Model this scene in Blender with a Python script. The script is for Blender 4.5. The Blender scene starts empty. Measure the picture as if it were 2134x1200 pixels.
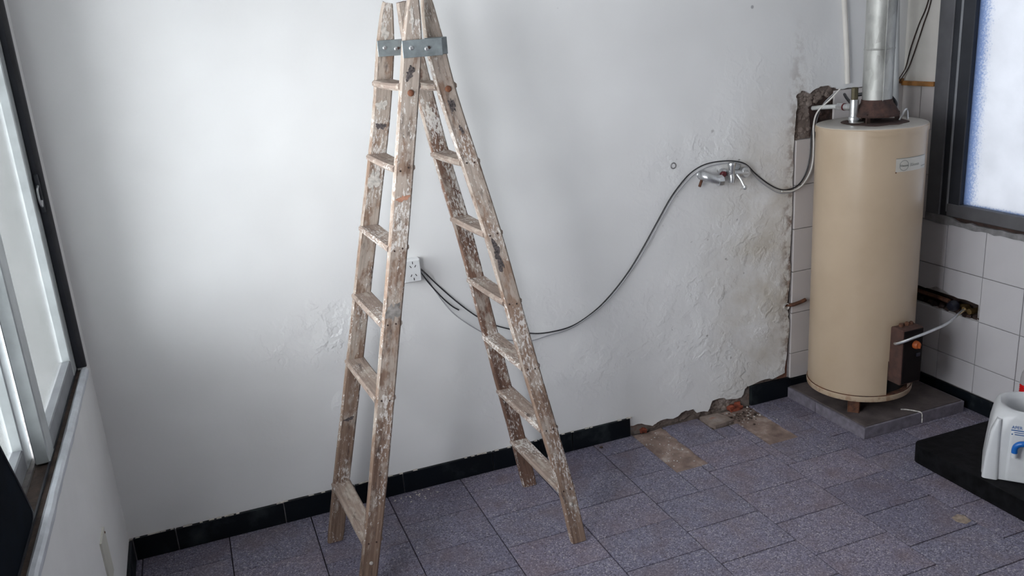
import bpy, bmesh, math, random
from mathutils import Vector, Matrix, noise
from mathutils.geometry import tessellate_polygon

random.seed(7)
PI = math.pi
scene = bpy.context.scene
COL = scene.collection

# ------------------------------------------------------------------ camera
W = 3.4486            # room width (left wall x=0, right wall x=W, back wall y=0, floor z=0)
CAM = Vector((0.41475, -3.05515, 1.75))
F_PX, YAW, PITCH, ROLL = 1797.7, 0.349179, 0.294854, 0.0718147
fwd = Vector((math.sin(YAW)*math.cos(PITCH), math.cos(YAW)*math.cos(PITCH), -math.sin(PITCH)))
rgt = Vector((math.cos(YAW), -math.sin(YAW), 0.0))
dwn = fwd.cross(rgt)
r2 = math.cos(ROLL)*rgt + math.sin(ROLL)*dwn
d2 = -math.sin(ROLL)*rgt + math.cos(ROLL)*dwn
cam_data = bpy.data.cameras.new('camera')
cam = bpy.data.objects.new('camera', cam_data); COL.objects.link(cam)
m = Matrix((r2, -d2, -fwd)).transposed().to_4x4(); m.translation = CAM
cam.matrix_world = m
cam_data.sensor_fit = 'HORIZONTAL'; cam_data.sensor_width = 36.0
cam_data.lens = F_PX/2134*36.0
cam_data.clip_start = 0.02
scene.camera = cam

# ------------------------------------------------------------------ sky, daylight, exposure
world = bpy.data.worlds.new('sky'); scene.world = world; world.use_nodes = True
bg = world.node_tree.nodes['Background']
bg.inputs['Color'].default_value = (0.93, 0.955, 1.0, 1)
bg.inputs['Strength'].default_value = 7.0
scene.cycles.max_bounces = 7
scene.cycles.diffuse_bounces = 4
scene.cycles.glossy_bounces = 2
scene.cycles.transmission_bounces = 4
scene.view_settings.view_transform = 'Standard'
scene.view_settings.look = 'None'
scene.view_settings.exposure = 1.14
scene.view_settings.gamma = 1.0
scene.view_settings.use_curve_mapping = False
WIN_Z0, WIN_Z1 = 0.79, 2.15          # left window
LWY0, LWY1 = -2.20, -0.095
RW_Y0, RW_Y1, RW_Z0, RW_Z1 = -1.75, -0.18, 0.80, 2.15    # right window
REAR = -4.3
CEIL = 2.55
def portal(name, loc, rot, sx, sy):
    l = bpy.data.lights.new(name, 'AREA'); l.shape = 'RECTANGLE'; l.size = sx; l.size_y = sy
    l.cycles.is_portal = True
    o = bpy.data.objects.new(name, l); COL.objects.link(o); o.location = loc; o.rotation_euler = rot
portal('window_portal', (-0.13, (LWY0+LWY1)/2, (WIN_Z0+WIN_Z1)/2), (0, -PI/2, 0), WIN_Z1-WIN_Z0, LWY1-LWY0)
portal('window_portal', (W+0.13, (RW_Y0+RW_Y1)/2, (RW_Z0+RW_Z1)/2), (0, PI/2, 0), RW_Z1-RW_Z0, RW_Y1-RW_Y0)

# ------------------------------------------------------------------ materials
def new_mat(name):
    mt = bpy.data.materials.new(name); mt.use_nodes = True
    nt = mt.node_tree
    return mt, nt, nt.nodes['Principled BSDF']
def N(nt, kind, **kw):
    n = nt.nodes.new(kind)
    for k, v in kw.items():
        if k in n.inputs.keys(): n.inputs[k].default_value = v
        else: setattr(n, k, v)
    return n
def ramp(nt, fac, stops, interp='LINEAR'):
    n = nt.nodes.new('ShaderNodeValToRGB'); n.color_ramp.interpolation = interp
    cr = n.color_ramp
    while len(cr.elements) < len(stops): cr.elements.new(0.5)
    for e, (p, c) in zip(cr.elements, stops):
        e.position = p; e.color = (c, c, c, 1) if isinstance(c, (int, float)) else (*c, 1)
    nt.links.new(fac, n.inputs['Fac']); return n.outputs['Color']
def mix(nt, fac, a, b, blend='MIX'):
    n = nt.nodes.new('ShaderNodeMix'); n.data_type = 'RGBA'; n.blend_type = blend
    for sock, v in ((n.inputs[0], fac), (n.inputs[6], a), (n.inputs[7], b)):
        if isinstance(v, (int, float)): sock.default_value = v
        elif isinstance(v, tuple): sock.default_value = (*v, 1)
        else: nt.links.new(v, sock)
    return n.outputs[2]
def math_n(nt, op, a, b=0.0, clamp=False):
    n = nt.nodes.new('ShaderNodeMath'); n.operation = op; n.use_clamp = clamp
    for s, v in ((n.inputs[0], a), (n.inputs[1], b)):
        if isinstance(v, (int, float)): s.default_value = v
        else: nt.links.new(v, s)
    return n.outputs[0]
def coords(nt, which='Object', scale=(1, 1, 1), loc=(0, 0, 0)):
    tc = nt.nodes.new('ShaderNodeTexCoord'); mp = nt.nodes.new('ShaderNodeMapping')
    mp.inputs['Scale'].default_value = scale; mp.inputs['Location'].default_value = loc
    nt.links.new(tc.outputs[which], mp.inputs['Vector']); return mp.outputs['Vector']
def tex_noise(nt, vec, scale, detail=4, rough=0.55):
    n = N(nt, 'ShaderNodeTexNoise', Scale=scale, Detail=detail, Roughness=rough)
    nt.links.new(vec, n.inputs['Vector']); return n.outputs['Fac']
def tex_voro(nt, vec, scale, feature='F1', out='Distance', rnd=1.0):
    n = N(nt, 'ShaderNodeTexVoronoi', Scale=scale, Randomness=rnd); n.feature = feature
    nt.links.new(vec, n.inputs['Vector']); return n.outputs[out]
def bump(nt, bsdf, h, strength=0.3, dist=0.01):
    b = N(nt, 'ShaderNodeBump', Strength=strength, Distance=dist)
    nt.links.new(h, b.inputs['Height']); nt.links.new(b.outputs['Normal'], bsdf.inputs['Normal'])
def simple(name, color, rough=0.5, metal=0.0, var=0.08, scale=14, bstr=0.0, bscale=60, spec=None):
    mt, nt, bs = new_mat(name)
    v = coords(nt)
    f = tex_noise(nt, v, scale, 5)
    dk = tuple(c*(1-var*2) for c in color); lt = tuple(min(1, c*(1+var)) for c in color)
    nt.links.new(ramp(nt, f, [(0.3, dk), (0.7, lt)]), bs.inputs['Base Color'])
    bs.inputs['Roughness'].default_value = rough; bs.inputs['Metallic'].default_value = metal
    if spec is not None: bs.inputs['Specular IOR Level'].default_value = spec
    if bstr: bump(nt, bs, tex_noise(nt, v, bscale, 6), bstr, 0.004)
    return mt
def sepxyz(nt, vec):
    n = nt.nodes.new('ShaderNodeSeparateXYZ'); nt.links.new(vec, n.inputs[0]); return n.outputs
def blob(nt, v, c, s):
    """soft ellipse mask around c with half sizes s (1 inside, 0 outside)"""
    mp = nt.nodes.new('ShaderNodeMapping'); mp.vector_type = 'POINT'
    mp.inputs['Location'].default_value = tuple(-a/b for a, b in zip(c, s)); mp.inputs['Scale'].default_value = tuple(1/b for b in s)
    nt.links.new(v, mp.inputs['Vector'])
    ln = nt.nodes.new('ShaderNodeVectorMath'); ln.operation = 'LENGTH'; nt.links.new(mp.outputs[0], ln.inputs[0])
    return ramp(nt, ln.outputs['Value'], [(0.35, 1.0), (1.0, 0.0)])

def mat_plaster():
    mt, nt, bs = new_mat('painted_plaster')
    v = coords(nt)
    fine = tex_noise(nt, v, 70, 2, 0.6)
    large = tex_noise(nt, v, 2.6, 2, 0.55)
    lump = tex_noise(nt, v, 8, 4, 0.55)
    flake = ramp(nt, lump, [(0.36, 0.0), (0.43, 0.55), (0.50, 0.42), (0.56, 0.9), (0.62, 0.62), (0.68, 0.85)])
    streak = tex_noise(nt, coords(nt, scale=(9, 1, 3.2)), 3.0, 3, 0.6)
    m1 = blob(nt, v, (0.83, 0, 0.71), (0.40, 1, 0.17))
    m2 = blob(nt, v, (2.70, 0, 0.45), (0.80, 2, 1.0))
    m3 = blob(nt, v, (2.45, 0, 1.10), (0.42, 2, 0.30))
    m4 = blob(nt, v, (1.75, 0, 0.42), (0.75, 2, 0.40))
    m5 = blob(nt, v, (0.83, 0, 0.42), (0.06, 1, 0.07))
    m6 = blob(nt, v, (2.80, 0, 1.45), (0.40, 2, 0.30))
    mask = math_n(nt, 'MAXIMUM', math_n(nt, 'MAXIMUM', math_n(nt, 'MAXIMUM', m1, m5), m2), math_n(nt, 'MAXIMUM', math_n(nt, 'MAXIMUM', m3, math_n(nt, 'MULTIPLY', m6, 0.5)), math_n(nt, 'MULTIPLY', m4, 0.5)))
    patch = ramp(nt, tex_noise(nt, v, 4.5, 2, 0.5), [(0.42, 0.15), (0.56, 1.0)])
    hgt = math_n(nt, 'ADD', math_n(nt, 'MULTIPLY', math_n(nt, 'ADD', flake, math_n(nt, 'MULTIPLY', streak, 0.3)), math_n(nt, 'MULTIPLY', math_n(nt, 'MULTIPLY', mask, patch), 0.9)),
                 math_n(nt, 'ADD', math_n(nt, 'MULTIPLY', fine, 0.05), math_n(nt, 'MULTIPLY', large, 1.2)))
    bump(nt, bs, hgt, 0.6, 0.009)
    col = ramp(nt, large, [(0.3, (0.77, 0.767, 0.765)), (0.7, (0.83, 0.83, 0.83))])
    # aged, yellowed paint towards the tiled corner and along the foot of the wall
    age = math_n(nt, 'MULTIPLY', blob(nt, v, (2.82, 0, 0.62), (0.46, 2, 0.95)), ramp(nt, tex_noise(nt, v, 5, 6, 0.62), [(0.36, 0.0), (0.62, 0.85)]))
    col = mix(nt, age, col, (0.58, 0.54, 0.475))
    edge = math_n(nt, 'MULTIPLY', ramp(nt, sepxyz(nt, v)[0], [(0.0, 0.0), (1.0, 1.0)]), blob(nt, v, (2.875, 0, 0.62), (0.075, 2, 1.1)))
    edge = math_n(nt, 'MULTIPLY', edge, ramp(nt, tex_noise(nt, v, 24, 5, 0.6), [(0.45, 0.0), (0.58, 0.9)]))
    col = mix(nt, edge, col, (0.22, 0.15, 0.115))
    # flaked spots down to grey
    spots = math_n(nt, 'MULTIPLY', ramp(nt, tex_noise(nt, v, 30, 5, 0.55), [(0.675, 0.0), (0.71, 1.0)]), math_n(nt, 'MAXIMUM', m2, m3))
    col = mix(nt, math_n(nt, 'MULTIPLY', spots, 0.75), col, (0.27, 0.25, 0.245))
    cr = math_n(nt, 'MULTIPLY', ramp(nt, flake, [(0.0, 1.0), (0.12, 0.0)]), math_n(nt, 'MULTIPLY', math_n(nt, 'MULTIPLY', mask, patch), 0.10))
    col = mix(nt, cr, col, (0.42, 0.41, 0.41))
    # small isolated specks over the whole wall
    d = tex_voro(nt, v, 2.6)
    spk = ramp(nt, d, [(0.0, 1.0), (0.014, 1.0), (0.022, 0.0)])
    col = mix(nt, math_n(nt, 'MULTIPLY', spk, 0.7), col, (0.25, 0.25, 0.27))
    nt.links.new(col, bs.inputs['Base Color'])
    bs.inputs['Roughness'].default_value = 0.62
    return mt
def mat_cement():
    mt, nt, bs = new_mat('bare_cement')
    v = coords(nt)
    a = tex_noise(nt, v, 9, 6, 0.65); b = tex_noise(nt, v, 40, 6, 0.7)
    col = ramp(nt, a, [(0.3, (0.10, 0.07, 0.06)), (0.52, (0.23, 0.18, 0.155)), (0.75, (0.36, 0.31, 0.28))])
    red = ramp(nt, tex_noise(nt, v, 6.5, 3), [(0.60, 0.0), (0.66, 1.0)])
    col = mix(nt, math_n(nt, 'MULTIPLY', red, 0.6), col, (0.33, 0.10, 0.05))
    nt.links.new(col, bs.inputs['Base Color']); bs.inputs['Roughness'].default_value = 0.95
    bump(nt, bs, b, 0.9, 0.01)
    return mt
def mat_screed():
    mt, nt, bs = new_mat('floor_screed')
    v = coords(nt)
    a = tex_noise(nt, v, 11, 6, 0.65)
    col = ramp(nt, a, [(0.32, (0.13, 0.088, 0.075)), (0.55, (0.255, 0.185, 0.155)), (0.72, (0.45, 0.38, 0.34))])
    nt.links.new(col, bs.inputs['Base Color']); bs.inputs['Roughness'].default_value = 0.95
    bump(nt, bs, tex_noise(nt, v, 45, 6, 0.7), 0.8, 0.006)
    return mt
def mat_floor_tile():
    mt, nt, bs = new_mat('terrazzo_tile')
    v = coords(nt, 'Object')
    oi = nt.nodes.new('ShaderNodeObjectInfo')
    add = nt.nodes.new('ShaderNodeVectorMath'); add.operation = 'ADD'
    comb = nt.nodes.new('ShaderNodeCombineXYZ'); nt.links.new(math_n(nt, 'MULTIPLY', oi.outputs['Random'], 37.0), comb.inputs[0])
    nt.links.new(v, add.inputs[0]); nt.links.new(comb.outputs[0], add.inputs[1]); v2 = add.outputs[0]
    c1 = tex_voro(nt, v2, 260, out='Color')
    g = nt.nodes.new('ShaderNodeSeparateColor'); nt.links.new(c1, g.inputs[0])
    col = ramp(nt, g.outputs[0], [(0.0, (0.060, 0.054, 0.075)), (0.3, (0.135, 0.128, 0.178)), (0.75, (0.185, 0.178, 0.245)), (0.93, (0.27, 0.26, 0.30)), (1.0, (0.42, 0.40, 0.42))])
    big = tex_noise(nt, v2, 7, 4)
    col = mix(nt, ramp(nt, big, [(0.45, 0.0), (0.7, 0.55)]), col, (0.150, 0.115, 0.125))
    hue = ramp(nt, oi.outputs['Random'], [(0.0, (0.86, 0.84, 0.86)), (0.5, (1.0, 1.0, 1.0)), (1.0, (1.10, 1.04, 1.02))])
    col = mix(nt, 1.0, col, hue, 'MULTIPLY')
    nt.links.new(col, bs.inputs['Base Color'])
    nt.links.new(ramp(nt, big, [(0.3, 0.42), (0.7, 0.62)]), bs.inputs['Roughness'])
    bs.inputs['Specular IOR Level'].default_value = 0.35
    bump(nt, bs, tex_noise(nt, v2, 90, 4), 0.15, 0.002)
    return mt
def mat_glaze(name, color, rough=0.22, var=0.05):
    mt, nt, bs = new_mat(name)
    v = coords(nt)
    oi = nt.nodes.new('ShaderNodeObjectInfo')
    f = tex_noise(nt, v, 6, 4)
    col = ramp(nt, f, [(0.3, tuple(c*(1-var) for c in color)), (0.7, color)])
    hue = ramp(nt, oi.outputs['Random'], [(0.0, 0.95), (1.0, 1.0)])
    nt.links.new(mix(nt, 1.0, col, hue, 'MULTIPLY'), bs.inputs['Base Color'])
    bs.inputs['Roughness'].default_value = rough
    bump(nt, bs, tex_noise(nt, v, 9, 2), 0.08, 0.004)
    return mt
def mat_black_skirting():
    mt, nt, bs = new_mat('black_skirting_tile')
    v = coords(nt)
    f = tex_noise(nt, v, 7, 6, 0.65)
    dust = ramp(nt, f, [(0.54, 0.0), (0.75, 0.6)]); bs.inputs['Specular IOR Level'].default_value = 0.2
    nt.links.new(mix(nt, dust, (0.004, 0.006, 0.009), (0.045, 0.058, 0.06)), bs.inputs['Base Color'])
    nt.links.new(ramp(nt, f, [(0.4, 0.3), (0.7, 0.7)]), bs.inputs['Roughness'])
    return mt
def mat_wood(name, base_lo, base_hi, paint_amt, splat=0.5, paint_col=(0.47, 0.40, 0.345)):
    """worn ladder timber; UV = metres (u across, v along)"""
    mt, nt, bs = new_mat(name)
    tc = nt.nodes.new('ShaderNodeTexCoord')
    oi = nt.nodes.new('ShaderNodeObjectInfo')
    comb = nt.nodes.new('ShaderNodeCombineXYZ'); nt.links.new(math_n(nt, 'MULTIPLY', oi.outputs['Random'], 61.0), comb.inputs[2])
    add = nt.nodes.new('ShaderNodeVectorMath'); add.operation = 'ADD'
    nt.links.new(tc.outputs['UV'], add.inputs[0]); nt.links.new(comb.outputs[0], add.inputs[1]); v = add.outputs[0]
    def mp(sc):
        q = nt.nodes.new('ShaderNodeMapping'); q.inputs['Scale'].default_value = sc
        nt.links.new(v, q.inputs['Vector']); return q.outputs[0]
    g1 = tex_noise(nt, mp((150, 5, 1)), 1.0, 5, 0.6)
    g2 = tex_noise(nt, mp((38, 1.6, 1)), 1.0, 4, 0.6)
    grain = math_n(nt, 'ADD', math_n(nt, 'MULTIPLY', g1, 0.5), math_n(nt, 'MULTIPLY', g2, 0.5))
    mid = tuple((a+b)/2 for a, b in zip(base_lo, base_hi))
    col = ramp(nt, grain, [(0.34, base_lo), (0.5, mid), (0.66, base_hi)])
    # old paint and plaster film, thicker high up where it was used most
    hgt = sepxyz(nt, tc.outputs['UV'])[1]
    pn = math_n(nt, 'ADD', tex_noise(nt, mp((22, 9, 1)), 1.0, 7, 0.68), math_n(nt, 'MULTIPLY', hgt, 0.10))
    paint = ramp(nt, pn, [(0.66-0.14*paint_amt, 0.0), (0.76-0.14*paint_amt, 0.85)])
    pc = mix(nt, tex_noise(nt, mp((70, 30, 1)), 1.0, 4), tuple(c*0.72 for c in paint_col), paint_col)
    pc = mix(nt, ramp(nt, g1, [(0.35, 0.5), (0.55, 0.0)]), pc, tuple(c*0.45 for c in paint_col))
    col = mix(nt, paint, col, pc)
    # dark smears
    dn = tex_noise(nt, mp((30, 7, 1)), 1.3, 6, 0.7)
    col = mix(nt, ramp(nt, dn, [(0.56, 0.0), (0.70, 0.8)]), col, (0.055, 0.042, 0.040))
    # white drips and specks in clouds
    sp = tex_noise(nt, mp((170, 60, 1)), 1.0, 5, 0.7)
    cl = tex_noise(nt, mp((9, 5, 1)), 1.0, 2, 0.5)
    s = math_n(nt, 'ADD', sp, math_n(nt, 'MULTIPLY', cl, 0.62))
    col = mix(nt, ramp(nt, s, [(0.94-0.06*splat, 0.0), (0.99-0.06*splat, 0.8)]), col, (0.66, 0.63, 0.60))
    nt.links.new(col, bs.inputs['Base Color'])
    bs.inputs['Roughness'].default_value = 0.85
    bs.inputs['Specular IOR Level'].default_value = 0.2
    bump(nt, bs, math_n(nt, 'ADD', grain, math_n(nt, 'MULTIPLY', paint, 0.3)), 0.35, 0.002)
    return mt
def mat_pane(name, color, tfrac, edge=None):
    mt = bpy.data.materials.new(name); mt.use_nodes = True; nt = mt.node_tree
    nt.nodes.remove(nt.nodes['Principled BSDF']); out = nt.nodes['Material Output']
    v = coords(nt)
    tl = nt.nodes.new('ShaderNodeBsdfTranslucent'); tr = nt.nodes.new('ShaderNodeBsdfTransparent')
    gl = nt.nodes.new('ShaderNodeBsdfGlossy'); gl.inputs['Roughness'].default_value = 0.25; gl.inputs['Color'].default_value = (0.8, 0.8, 0.8, 1)
    f = tex_noise(nt, v, 5, 5, 0.6)
    col = ramp(nt, f, [(0.3, tuple(c*0.9 for c in color)), (0.7, color)])
    if edge:
        y0, y1, z0, wdt = edge
        s = sepxyz(nt, v)
        da = math_n(nt, 'SUBTRACT', y1, s[1]); dz = math_n(nt, 'SUBTRACT', s[2], z0)
        dm = math_n(nt, 'MINIMUM', da, math_n(nt, 'MULTIPLY', dz, 4.0))
        nz = tex_noise(nt, v, 150, 3, 0.7)
        q = math_n(nt, 'ADD', math_n(nt, 'DIVIDE', dm, wdt), math_n(nt, 'MULTIPLY', math_n(nt, 'SUBTRACT', nz, 0.5), 2.6))
        col = mix(nt, ramp(nt, q, [(0.45, 1.0), (0.95, 0.0)]), col, tuple(c*k for c, k in zip(color, (0.47, 0.56, 0.74))))
    nt.links.new(col, tl.inputs['Color']); nt.links.new(col, tr.inputs['Color'])
    a = nt.nodes.new('ShaderNodeMixShader'); a.inputs[0].default_value = tfrac
    nt.links.new(tl.outputs[0], a.inputs[1]); nt.links.new(tr.outputs[0], a.inputs[2])
    b = nt.nodes.new('ShaderNodeMixShader'); fr = nt.nodes.new('ShaderNodeFresnel'); fr.inputs['IOR'].default_value = 1.45; nt.links.new(fr.outputs[0], b.inputs[0])
    nt.links.new(a.outputs[0], b.inputs[1]); nt.links.new(gl.outputs[0], b.inputs[2])
    bp = N(nt, 'ShaderNodeBump', Strength=0.3, Distance=0.002); nt.links.new(tex_noise(nt, v, 160, 2), bp.inputs['Height'])
    nt.links.new(bp.outputs['Normal'], gl.inputs['Normal'])
    nt.links.new(b.outputs[0], out.inputs['Surface'])
    return mt
def mat_enamel():
    mt, nt, bs = new_mat('cream_enamel')
    v = coords(nt); s = sepxyz(nt, v)
    f = tex_noise(nt, v, 4, 5)
    col = ramp(nt, f, [(0.3, (0.415, 0.318, 0.222)), (0.7, (0.47, 0.367, 0.266))])
    low = ramp(nt, s[2], [(0.10, 1.0), (0.16, 0.0)])
    rust = math_n(nt, 'MULTIPLY', low, ramp(nt, tex_noise(nt, v, 30, 5, 0.6), [(0.5, 0.0), (0.62, 1.0)]))
    col = mix(nt, rust, col, (0.20, 0.075, 0.025))
    col = mix(nt, math_n(nt, 'MULTIPLY', ramp(nt, tex_noise(nt, v, 8, 6, 0.65), [(0.55, 0.0), (0.75, 0.35)]), ramp(nt, s[2], [(0.0, 1.0), (0.9, 0.2)])), col, (0.36, 0.27, 0.14))
    nt.links.new(col, bs.inputs['Base Color']); bs.inputs['Roughness'].default_value = 0.28
    bump(nt, bs, tex_noise(nt, v, 5, 2), 0.05, 0.01)
    return mt
def mat_galvanised():
    mt, nt, bs = new_mat('galvanised_sheet')
    v = coords(nt, scale=(1, 1, 0.45))
    c = tex_voro(nt, v, 38, out='Color'); g = nt.nodes.new('ShaderNodeSeparateColor'); nt.links.new(c, g.inputs[0])
    f = math_n(nt, 'ADD', math_n(nt, 'MULTIPLY', g.outputs[0], 0.14), math_n(nt, 'MULTIPLY', tex_noise(nt, v, 16, 5), 0.86))
    nt.links.new(ramp(nt, f, [(0.3, (0.25, 0.25, 0.235)), (0.65, (0.46, 0.46, 0.44))]), bs.inputs['Base Color'])
    bs.inputs['Metallic'].default_value = 0.45; bs.inputs['Roughness'].default_value = 0.5
    return mt
def mat_rust(name='rust', lo=(0.035, 0.016, 0.012), hi=(0.16, 0.062, 0.03)):
    mt, nt, bs = new_mat(name)
    v = coords(nt)
    nt.links.new(ramp(nt, tex_noise(nt, v, 30, 6, 0.65), [(0.3, lo), (0.7, hi)]), bs.inputs['Base Color'])
    bs.inputs['Roughness'].default_value = 0.85
    bump(nt, bs, tex_noise(nt, v, 90, 4), 0.4, 0.003)
    return mt

M = {}
M['plaster'] = mat_plaster()
M['plain_wall'] = simple('white_wall_paint', (0.80, 0.80, 0.80), 0.65, var=0.03, scale=3, bstr=0.12, bscale=25)
M['cream_wall'] = simple('cream_wall_paint', (0.66, 0.63, 0.59), 0.65, var=0.05, scale=5, bstr=0.2, bscale=30)
M['ceiling'] = simple('ceiling_paint', (0.78, 0.78, 0.77), 0.8, var=0.03, scale=2)
M['cement'] = mat_cement()
M['screed'] = mat_screed()
M['grout'] = simple('dark_grout', (0.055, 0.045, 0.055), 0.95, var=0.2, scale=40)
M['tile_grout'] = simple('grey_wall_grout', (0.33, 0.31, 0.31), 0.9, var=0.15, scale=40)
M['floor_tile'] = mat_floor_tile()
M['plinth_side'] = simple('plinth_side_tile', (0.17, 0.155, 0.185), 0.55, var=0.18, scale=35, bstr=0.2)
M['plinth_top'] = simple('plinth_top_tile', (0.105, 0.085, 0.083), 0.6, var=0.25, scale=14, bstr=0.2)
M['white_tile'] = mat_glaze('white_glazed_tile', (0.55, 0.535, 0.555))
M['pink_tile'] = mat_glaze('off_white_glazed_tile', (0.60, 0.56, 0.55), 0.28)
M['skirting'] = mat_black_skirting()
M['stile_wood'] = mat_wood('stile_wood', (0.125, 0.078, 0.057), (0.32, 0.225, 0.17), 0.8, 0.7)
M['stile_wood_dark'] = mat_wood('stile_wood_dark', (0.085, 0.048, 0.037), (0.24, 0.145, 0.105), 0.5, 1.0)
M['rung_wood'] = mat_wood('rung_wood', (0.17, 0.125, 0.105), (0.36, 0.285, 0.24), 1.0, 0.5, (0.50, 0.43, 0.37))
M['zinc'] = simple('zinc_plate', (0.30, 0.335, 0.345), 0.5, 0.55, 0.15, 30)
M['white_drip'] = simple('white_paint_drip', (0.55, 0.51, 0.465), 0.6, var=0.2, scale=90)
M['orange_smear'] = simple('orange_paint_smear', (0.40, 0.20, 0.13), 0.7, var=0.2, scale=60)
M['grey_smear'] = simple('grey_paint_smear', (0.25, 0.23, 0.215), 0.7, var=0.25, scale=60)
M['dark_smear'] = simple('dark_smear', (0.10, 0.082, 0.08), 0.8, var=0.45, scale=160)
M['rust'] = mat_rust()
M['rust_orange'] = mat_rust('rust_orange', (0.08, 0.027, 0.015), (0.22, 0.085, 0.04))
M['rust_and_shade_dark'] = mat_rust('rust_and_shade_dark', (0.012, 0.008, 0.008), (0.06, 0.03, 0.022))  # near-black rust; also the painted shade of the hole over the tiles
M['hood_rust'] = mat_rust('hood_rust', (0.018, 0.010, 0.010), (0.085, 0.040, 0.030))
M['enamel'] = mat_enamel()
M['lid'] = simple('grey_cream_lid', (0.50, 0.47, 0.43), 0.35, var=0.06, scale=6)
M['dark_inside'] = simple('near_black_inside', (0.012, 0.010, 0.010), 0.9, var=0.2)
M['galv'] = mat_galvanised()
M['chrome'] = simple('dull_chrome', (0.66, 0.67, 0.68), 0.28, 0.85, 0.12, 40)
M['steel'] = simple('white_steel_tube', (0.62, 0.63, 0.62), 0.4, 0.25, 0.08, 30)
M['brass'] = simple('tarnished_brass', (0.32, 0.21, 0.09), 0.45, 0.9, 0.2, 40)
M['olive_brass'] = simple('old_brass_cap', (0.10, 0.085, 0.05), 0.6, 0.5, 0.2, 40)
M['aluminium'] = simple('aluminium_tube', (0.72, 0.74, 0.77), 0.3, 0.85, 0.05, 40)
M['black_cable'] = simple('black_cable', (0.018, 0.018, 0.022), 0.5, var=0.2)
M['grey_cable'] = simple('grey_painted_cable', (0.36, 0.36, 0.38), 0.6, var=0.1)
M['white_cable'] = simple('white_cable', (0.66, 0.64, 0.61), 0.5, var=0.08)
M['white_plastic'] = simple('white_plastic', (0.56, 0.57, 0.585), 0.35, var=0.03)
M['socket_white'] = simple('socket_white', (0.74, 0.75, 0.76), 0.4, var=0.03)
M['socket_slot'] = simple('socket_slot', (0.03, 0.03, 0.03), 0.6)
M['ivory'] = simple('ivory_cover', (0.62, 0.61, 0.55), 0.5, var=0.04)
M['frame_grey'] = simple('grey_window_frame', (0.135, 0.135, 0.145), 0.42, 0.3, 0.08, 12)
M['frame_dark'] = simple('dark_window_frame', (0.035, 0.038, 0.047), 0.45, 0.2, 0.1, 12)
M['frame_lip'] = simple('dark_grey_frame_lip', (0.055, 0.055, 0.06), 0.5, 0.2, 0.1, 12, spec=0.3)
M['frame_light'] = simple('aluminium_sash', (0.52, 0.55, 0.56), 0.4, 0.35, 0.08, 14)
M['sash_grey'] = simple('grey_sash', (0.27, 0.28, 0.30), 0.45, 0.3, 0.1, 14)
M['sill_cement'] = simple('grey_sill_cement', (0.20, 0.195, 0.20), 0.85, var=0.2, scale=25, bstr=0.5)
M['track_brown'] = mat_rust('dirty_sill_track', (0.02, 0.012, 0.010), (0.085, 0.058, 0.045))
M['track_grey'] = simple('dusty_sill_ledge', (0.145, 0.135, 0.13), 0.8, var=0.25, scale=25)
M['sill_edge'] = simple('white_sill_edge', (0.66, 0.69, 0.74), 0.5, var=0.08, scale=20, bstr=0.3)
M['varnish'] = simple('varnished_wood_trim', (0.42, 0.19, 0.055), 0.4, var=0.2, scale=30)
M['black_panel'] = simple('black_glossy_panel', (0.004, 0.007, 0.012), 0.7, var=0.2, spec=0.03)
M['black_slab'] = simple('black_stone_slab', (0.0055, 0.0055, 0.0065), 0.6, var=0.4, scale=30, bstr=0.25, bscale=50, spec=0.10)
M['heater_box'] = mat_rust('brown_control_box', (0.040, 0.020, 0.016), (0.085, 0.038, 0.028))
M['box_front_shaded'] = simple('shaded_control_front', (0.009, 0.007, 0.007), 0.6, var=0.2, spec=0.1)  # shade of the box's unlit front put into a near-black colour
M['orange'] = simple('orange_knob', (0.38, 0.085, 0.018), 0.45, var=0.1)
M['black_knob'] = simple('black_knob', (0.012, 0.013, 0.022), 0.35)
M['badge_grey'] = simple('grey_print', (0.20, 0.205, 0.19), 0.5, var=0.05)
M['badge_film'] = simple('pale_sticker', (0.50, 0.475, 0.425), 0.3, var=0.05, scale=20)
M['badge_soft'] = simple('soft_grey_print', (0.34, 0.335, 0.31), 0.5, var=0.05)
M['blue'] = simple('blue_plastic', (0.008, 0.115, 0.42), 0.3, var=0.04)
M['blue_print'] = simple('blue_print', (0.02, 0.10, 0.30), 0.4, var=0.04)
M['red'] = simple('red_liquid', (0.62, 0.008, 0.010), 0.15, var=0.04)
M['dark_red'] = simple('dark_red_fibre', (0.10, 0.008, 0.012), 0.5, var=0.1)
M['clear_pet'] = simple('dull_clear_bottle', (0.36, 0.34, 0.35), 0.15, var=0.03)
M['crumb_light'] = simple('pale_crumbs', (0.55, 0.52, 0.49), 0.9, var=0.3, scale=80)
M['worn_tan'] = simple('worn_tan', (0.30, 0.235, 0.185), 0.9, var=0.25, scale=60)
M['crumb_dark'] = simple('dark_crumbs', (0.07, 0.045, 0.035), 0.9, var=0.4, scale=80)
M['brick'] = simple('red_brick', (0.27, 0.062, 0.032), 0.9, var=0.3, scale=40, bstr=0.6)
M['pane_left'] = mat_pane('frosted_pane_left', (0.885, 0.90, 0.89), 0.88)
M['pane_dimmer'] = simple('pane_dimmer_render', (0.20, 0.205, 0.20), 0.9, var=0.05, scale=1.5)  # plain render of the added wall behind the left panes
M['pane_right'] = mat_pane('frosted_pane_right', (0.33, 0.336, 0.348), 0.25, edge=(RW_Y0, -0.338, 0.880, 0.075))

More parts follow.
